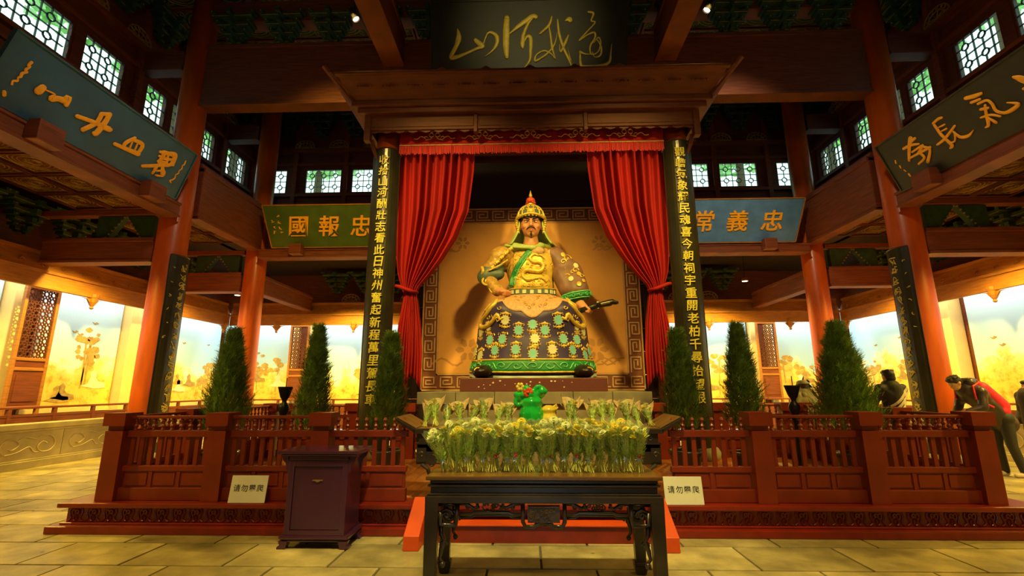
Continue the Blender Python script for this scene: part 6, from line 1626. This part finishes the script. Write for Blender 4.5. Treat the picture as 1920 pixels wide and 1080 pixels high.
b = MB(); b.sph((0, HY + .05, HZ + .545), (.085, .085, .075), 12, 9)
for k in range(18):
    a = k * 2.4; b.cap((.05 * math.cos(a), HY + .05 + .05 * math.sin(a), HZ + .50), (.088 * math.cos(a), HY + .05 + .088 * math.sin(a), HZ + .495 + .02 * math.sin(k)), .018, .012, 6)
blob(b, 'plume', M['s_red'], ST, .012, 1)
MB().lathe([(.018, HZ + .60), (.034, HZ + .65), (.012, HZ + .72), (.002, HZ + .77)], 10, (0, HY + .05, 0)).build('spike', M['s_gold'], ST, smooth=True)
# neck curtain of the helmet
b = MB()
def nk(u, v):
    a = math.radians(-70 + 320 * u); a = math.radians(-35 + 250 * u)
    r_ = .225 + .02 * v + .16 * v ** 2.2
    return (r_ * 1.02 * math.cos(a), HY + .07 + r_ * .85 * math.sin(a), HZ + .12 - .50 * v + .006 * math.sin(u * 50))
b.grid(nk, 50, 12); b.build('helmet_neck_cloth', M['s_scarf'], ST, smooth=True, solid=.02)
# soft light patch put in as a pale collar under the throat
b = MB(); b.sph((.12, -.10, 2.44), (.15, .09, .10), 12, 8); blob(b, 'neck_piece', M['s_cream'], ST, .018, 2)

# the head group is broader than its height suggests
for o in list(ST.children):
    if o.name.split('.')[0] in ('head', 'eye_white', 'painted_brows_and_beard', 'lips', 'helmet', 'helmet_ornament', 'plume', 'spike', 'helmet_neck_cloth'):
        o.scale = (1.15, 1.10, 1.05); o.location = (0, -.10 * .06, -.05 * 2.80)
# ------------------------------------------------------------------ visitors
def person(label, loc, rz, J, top, legs, hair, extra=None, s=1.0, face=True):
    """J: joints in local coordinates, facing -y. One continuous body, clothing as its own skins."""
    t = thing('person', label, 'person', loc, (0, 0, rz)); t.scale = (s, s, s)
    V = {k: Vector(v) for k, v in J.items()}
    b = MB()
    hd = V['head']; fw = (V['face'] - hd).normalized(); sd = fw.cross(Vector((0, 0, 1))).normalized(); up = sd.cross(fw).normalized()
    def H(a, c, d): return hd + sd * a + fw * c + up * d
    b.sph(hd, (.078, .092, .105), 14, 10); b.sph(H(0, .03, -.06), (.06, .065, .06), 12, 8)
    b.cap(hd - up * .07, V['neck'], .052, .055, 10)
    if face:
        b.cap(H(0, .09, .0), H(0, .108, -.03), .010, .014, 6)
        for q in (-1, 1): b.sph(H(q * .082, -.005, -.01), (.015, .022, .03), 8, 6); b.sph(H(q * .035, .080, .012), (.02, .012, .012), 6, 5)
        b.cap(H(-.02, .088, -.062), H(.02, .088, -.062), .009, .009, 6)
    b.cap(V['neck'], V['waist'], .12, .12, 12)
    for q in ('l', 'r'):
        b.cap(V['neck'] - Vector((0, 0, .05)), V['sh' + q], .06, .055, 8); b.cap(V['sh' + q], V['el' + q], .048, .040, 8); b.cap(V['el' + q], V['ha' + q], .038, .026, 8)
        b.cap(V['waist'], V['hip' + q], .11, .10, 10); b.cap(V['hip' + q], V['kn' + q], .085, .058, 10); b.cap(V['kn' + q], V['an' + q], .055, .038, 10)
        h = V['ha' + q]; d = (V['ha' + q] - V['el' + q]).normalized(); a_, c_, _ = basis(d)
        b.sph(h + d * .035, (.032, .032, .038), 8, 6)
        for k in range(4): f0 = h + d * .055 + a_ * (-.024 + .016 * k); f1 = f0 + d * (.036 - .003 * abs(k - 1.5)) ; f2 = f1 + d * .018 + c_ * .018; b.cap(f0, f1, .0085, .008, 6); b.cap(f1, f2, .008, .0065, 6)
        b.cap(h + d * .01 + a_ * .028, h + d * .05 + a_ * .045 + c_ * .01, .011, .008, 6)
    blob(b, 'body', M['skin'], t, .013, 2)
    b = MB(); puff = top.get('puff', 1.0)
    b.cap(V['neck'] - (V['neck'] - V['waist']) * .08, V['waist'], .155 * puff, .15 * puff, 16); b.cap(V['shl'], V['shr'], .085 * puff, .085 * puff, 14)
    mid = (V['shl'] + V['shr']) / 2; b.cap(mid.lerp(V['waist'], .25) + Vector((.07, 0, 0)), mid.lerp(V['waist'], .25) - Vector((.07, 0, 0)), .135 * puff, .135 * puff, 14)
    hm = (V['hipl'] + V['hipr']) / 2; b.cap(V['waist'], hm + (hm - V['waist']) * top.get('long', .2), .15 * puff, .165 * puff, 14)
    for q in ('l', 'r'): b.cap(V['sh' + q], V['el' + q], .075 * puff, .062 * puff, 12); b.cap(V['el' + q], V['ha' + q].lerp(V['el' + q], .12), .062 * puff, .048 * puff, 12)
    b.cap(V['neck'] - (V['neck'] - V['waist']).normalized() * .03, V['neck'] + (hd - V['neck']) * .28, .085, .075, 12)
    jk = blob(b, top.get('name', 'jacket'), M[top['mat']], t, .02, 3)
    b = MB()
    for q in ('l', 'r'): b.cap(V['hip' + q], V['kn' + q], .105, .075, 12); b.cap(V['kn' + q], V['an' + q], .072, .062, 12)
    b.cap(V['hipl'], V['hipr'], .12, .12, 12); blob(b, 'trousers', M[legs], t, .02, 2)
    for q in ('l', 'r'):
        b = MB(); a_ = V['an' + q]; b.cap((a_.x, a_.y + .02, .045), (a_.x, a_.y - .15, .035), .045, .035, 10); blob(b, 'shoe', M['shoe'], t, .015, 1)
    b = MB(); b.sph(H(0, -.018, .022), (.088, .098, .102), 14, 10); b.sph(H(0, -.05, -.03), (.08, .06, .07), 12, 8); b.sph(H(0, .05, .075), (.07, .05, .038), 12, 8)
    if hair == 'long': b.cap(H(0, -.05, -.02), H(0, -.06, -.17), .075, .06, 12)
    for q in range(9): b.sph(H(.07 * math.cos(q * .7), -.02 + .06 * math.sin(q * .7), .09), .026, 6, 5)
    blob(b, 'hair', M['hair'], t, .013, 1)
    if extra: extra(t, V, H, jk)
    return t
def upright(lean=0.0, arms='down', h=1.70):
    k = h / 1.70
    J = dict(head=(0, 0, 1.57), face=(0, -.2, 1.55), neck=(0, .015, 1.42), waist=(0, .02, 1.02), shl=(-.19, .02, 1.38), shr=(.19, .02, 1.38), ell=(-.25, .04, 1.10), elr=(.25, .04, 1.10), hal=(-.24, -.10, .88), har=(.24, -.10, .88), hipl=(-.09, .02, .90), hipr=(.09, .02, .90), knl=(-.10, -.01, .50), knr=(.10, -.01, .50), anl=(-.11, .02, .08), anr=(.11, .02, .08))
    if arms == 'front': J.update(ell=(-.24, -.08, 1.14), elr=(.24, -.08, 1.14), hal=(-.08, -.28, 1.22), har=(.08, -.28, 1.22))
    return {a: (p[0] * k, p[1] * k, p[2] * k) for a, p in J.items()}
def stripes(t, V, H, jk):
    for k in range(7):      # slanted stripes across the back of the jacket
        P = []
        for i in range(12):
            x = -.26 + i * .035; zz = 1.50 - k * .085 - (x + .26) * .85
            ok, loc, nor, _i = jk.ray_cast(Vector((x, 1.0, zz)), Vector((0, -1, 0)))
            if ok and loc.y > .02: P.append((x, loc.y + .004, zz))
        if len(P) > 2:
            b = MB(); b.tube(P, .023, 6, flat=.008, fn=(0, 1, 0)); b.build('white_stripe', M['stripe'], t)
person('visitor seen from behind in a black jacket with slanted white stripes', (6.02, 8.35, 0), PI + .12, upright(arms='front', h=1.80), dict(mat='coat_black'), 'denim', 'short', stripes)
person('visitor in a brown coat standing left of the striped jacket', (5.86, 9.2, 0), PI - .2, upright(arms='front', h=1.60), dict(mat='coat_brown'), 'denim', 'long')
def cap_hat(t, V, H, jk):
    b = MB(); rings = [[H(r_ * math.cos(a), r_ * 1.1 * math.sin(a), z) for a in np.linspace(0, 2 * PI, 17)[:-1]] for r_, z in ((.105, .03), (.108, .07), (.09, .12), (.04, .14))]
    b.loft(rings); b.build('beanie', M['coat_grey'], t, smooth=True)
    b = MB(); b.tube([H(.108 * math.cos(a), .115 * math.sin(a), .045) for a in np.linspace(0, 2 * PI, 20)], .014, 5); b.build('beanie_band', M['coat_black'], t)
    b = MB(); b.cap(V['neck'] + Vector((-.1, .08, -.02)), V['neck'] + Vector((.1, .08, -.02)), .07, .07, 10); blob(b, 'hood', M['coat_grey'], t, .02, 2)
person('visitor in a banded cap and pale hood behind the widest conifer', (5.62, 10.2, 0), PI + .3, upright(h=1.62), dict(mat='coat_grey', puff=1.1), 'denim', 'short', cap_hat)
# bending visitor: leans forward over the balustrade, magenta bag on the back
J = dict(head=(0, -.53, 1.50), face=(0, -.72, 1.38), neck=(0, -.37, 1.41), waist=(0, -.04, 1.08), shl=(-.18, -.30, 1.35), shr=(.18, -.30, 1.35), ell=(-.23, -.34, 1.10), elr=(.23, -.34, 1.10), hal=(-.13, -.52, .98), har=(.13, -.56, 1.02), hipl=(-.09, .09, .92), hipr=(.09, .09, .92), knl=(-.10, .06, .50), knr=(.10, .10, .50), anl=(-.10, .10, .08), anr=(.10, .22, .08))
def bag(t, V, H, jk):
    b = MB(); b.cap((-.05, -.15, 1.42), (-.05, .10, 1.12), .10, .12, 16); b.cap((.05, -.15, 1.42), (.05, .10, 1.12), .10, .12, 16); b.cap((-.07, .09, 1.04), (.07, .09, 1.04), .11, .11, 12)
    blob(b, 'magenta_bag', M['magenta'], t, .02, 3)
    b = MB()
    for s in (-1, 1): b.tube([(s * .12, -.22, 1.52), (s * .17, -.40, 1.44), (s * .19, -.40, 1.24), (s * .16, -.12, 1.10)], .016, 6)
    b.build('bag_strap', M['magenta'], t)
    b = MB(); b.cap((-.08, -.36, 1.50), (.08, -.36, 1.50), .085, .085, 12); b.sph((0, -.28, 1.53), (.13, .09, .06), 12, 8); blob(b, 'jacket_hood', M['puffer'], t, .02, 2)
    b = MB(); b.cap((-.12, .22, .92), (-.16, .25, .76), .06, .07, 10); blob(b, 'hanging_pouch', M['coat_brown'], t, .02, 1)
person('visitor bending forward in a dark puffer jacket with a magenta bag on the back', (7.98, 8.72, 0), -PI / 2, J, dict(mat='puffer', puff=1.08, long=.5), 'denim', 'short', bag, s=1.04)
def neck_piece(t, V, H, jk):
    b = MB(); b.cap((-.10, .08, 1.40), (.10, .08, 1.40), .09, .09, 10); b.cap((-.16, .03, 1.36), (.16, .03, 1.36), .085, .085, 10); blob(b, 'grey_shawl', M['coat_grey'], t, .02, 2)
person('visitor in a long black coat with a grey shawl at the right edge', (9.05, 9.1, 0), -PI / 2, upright(h=1.62), dict(mat='coat_black', puff=1.2, long=2.6, name='coat'), 'denim', 'short', neck_piece)

# repeats of a kind share a group
_by = {}
for o in list(SC.objects):
    if o.parent is None and 'label' in o and 'category' in o: _by.setdefault(o.name.split('.')[0], []).append(o)
for k, v in _by.items():
    if len(v) > 1:
        for o in v:
            if 'group' not in o: o['group'] = '%ss of the hall' % k.replace('_', ' ')
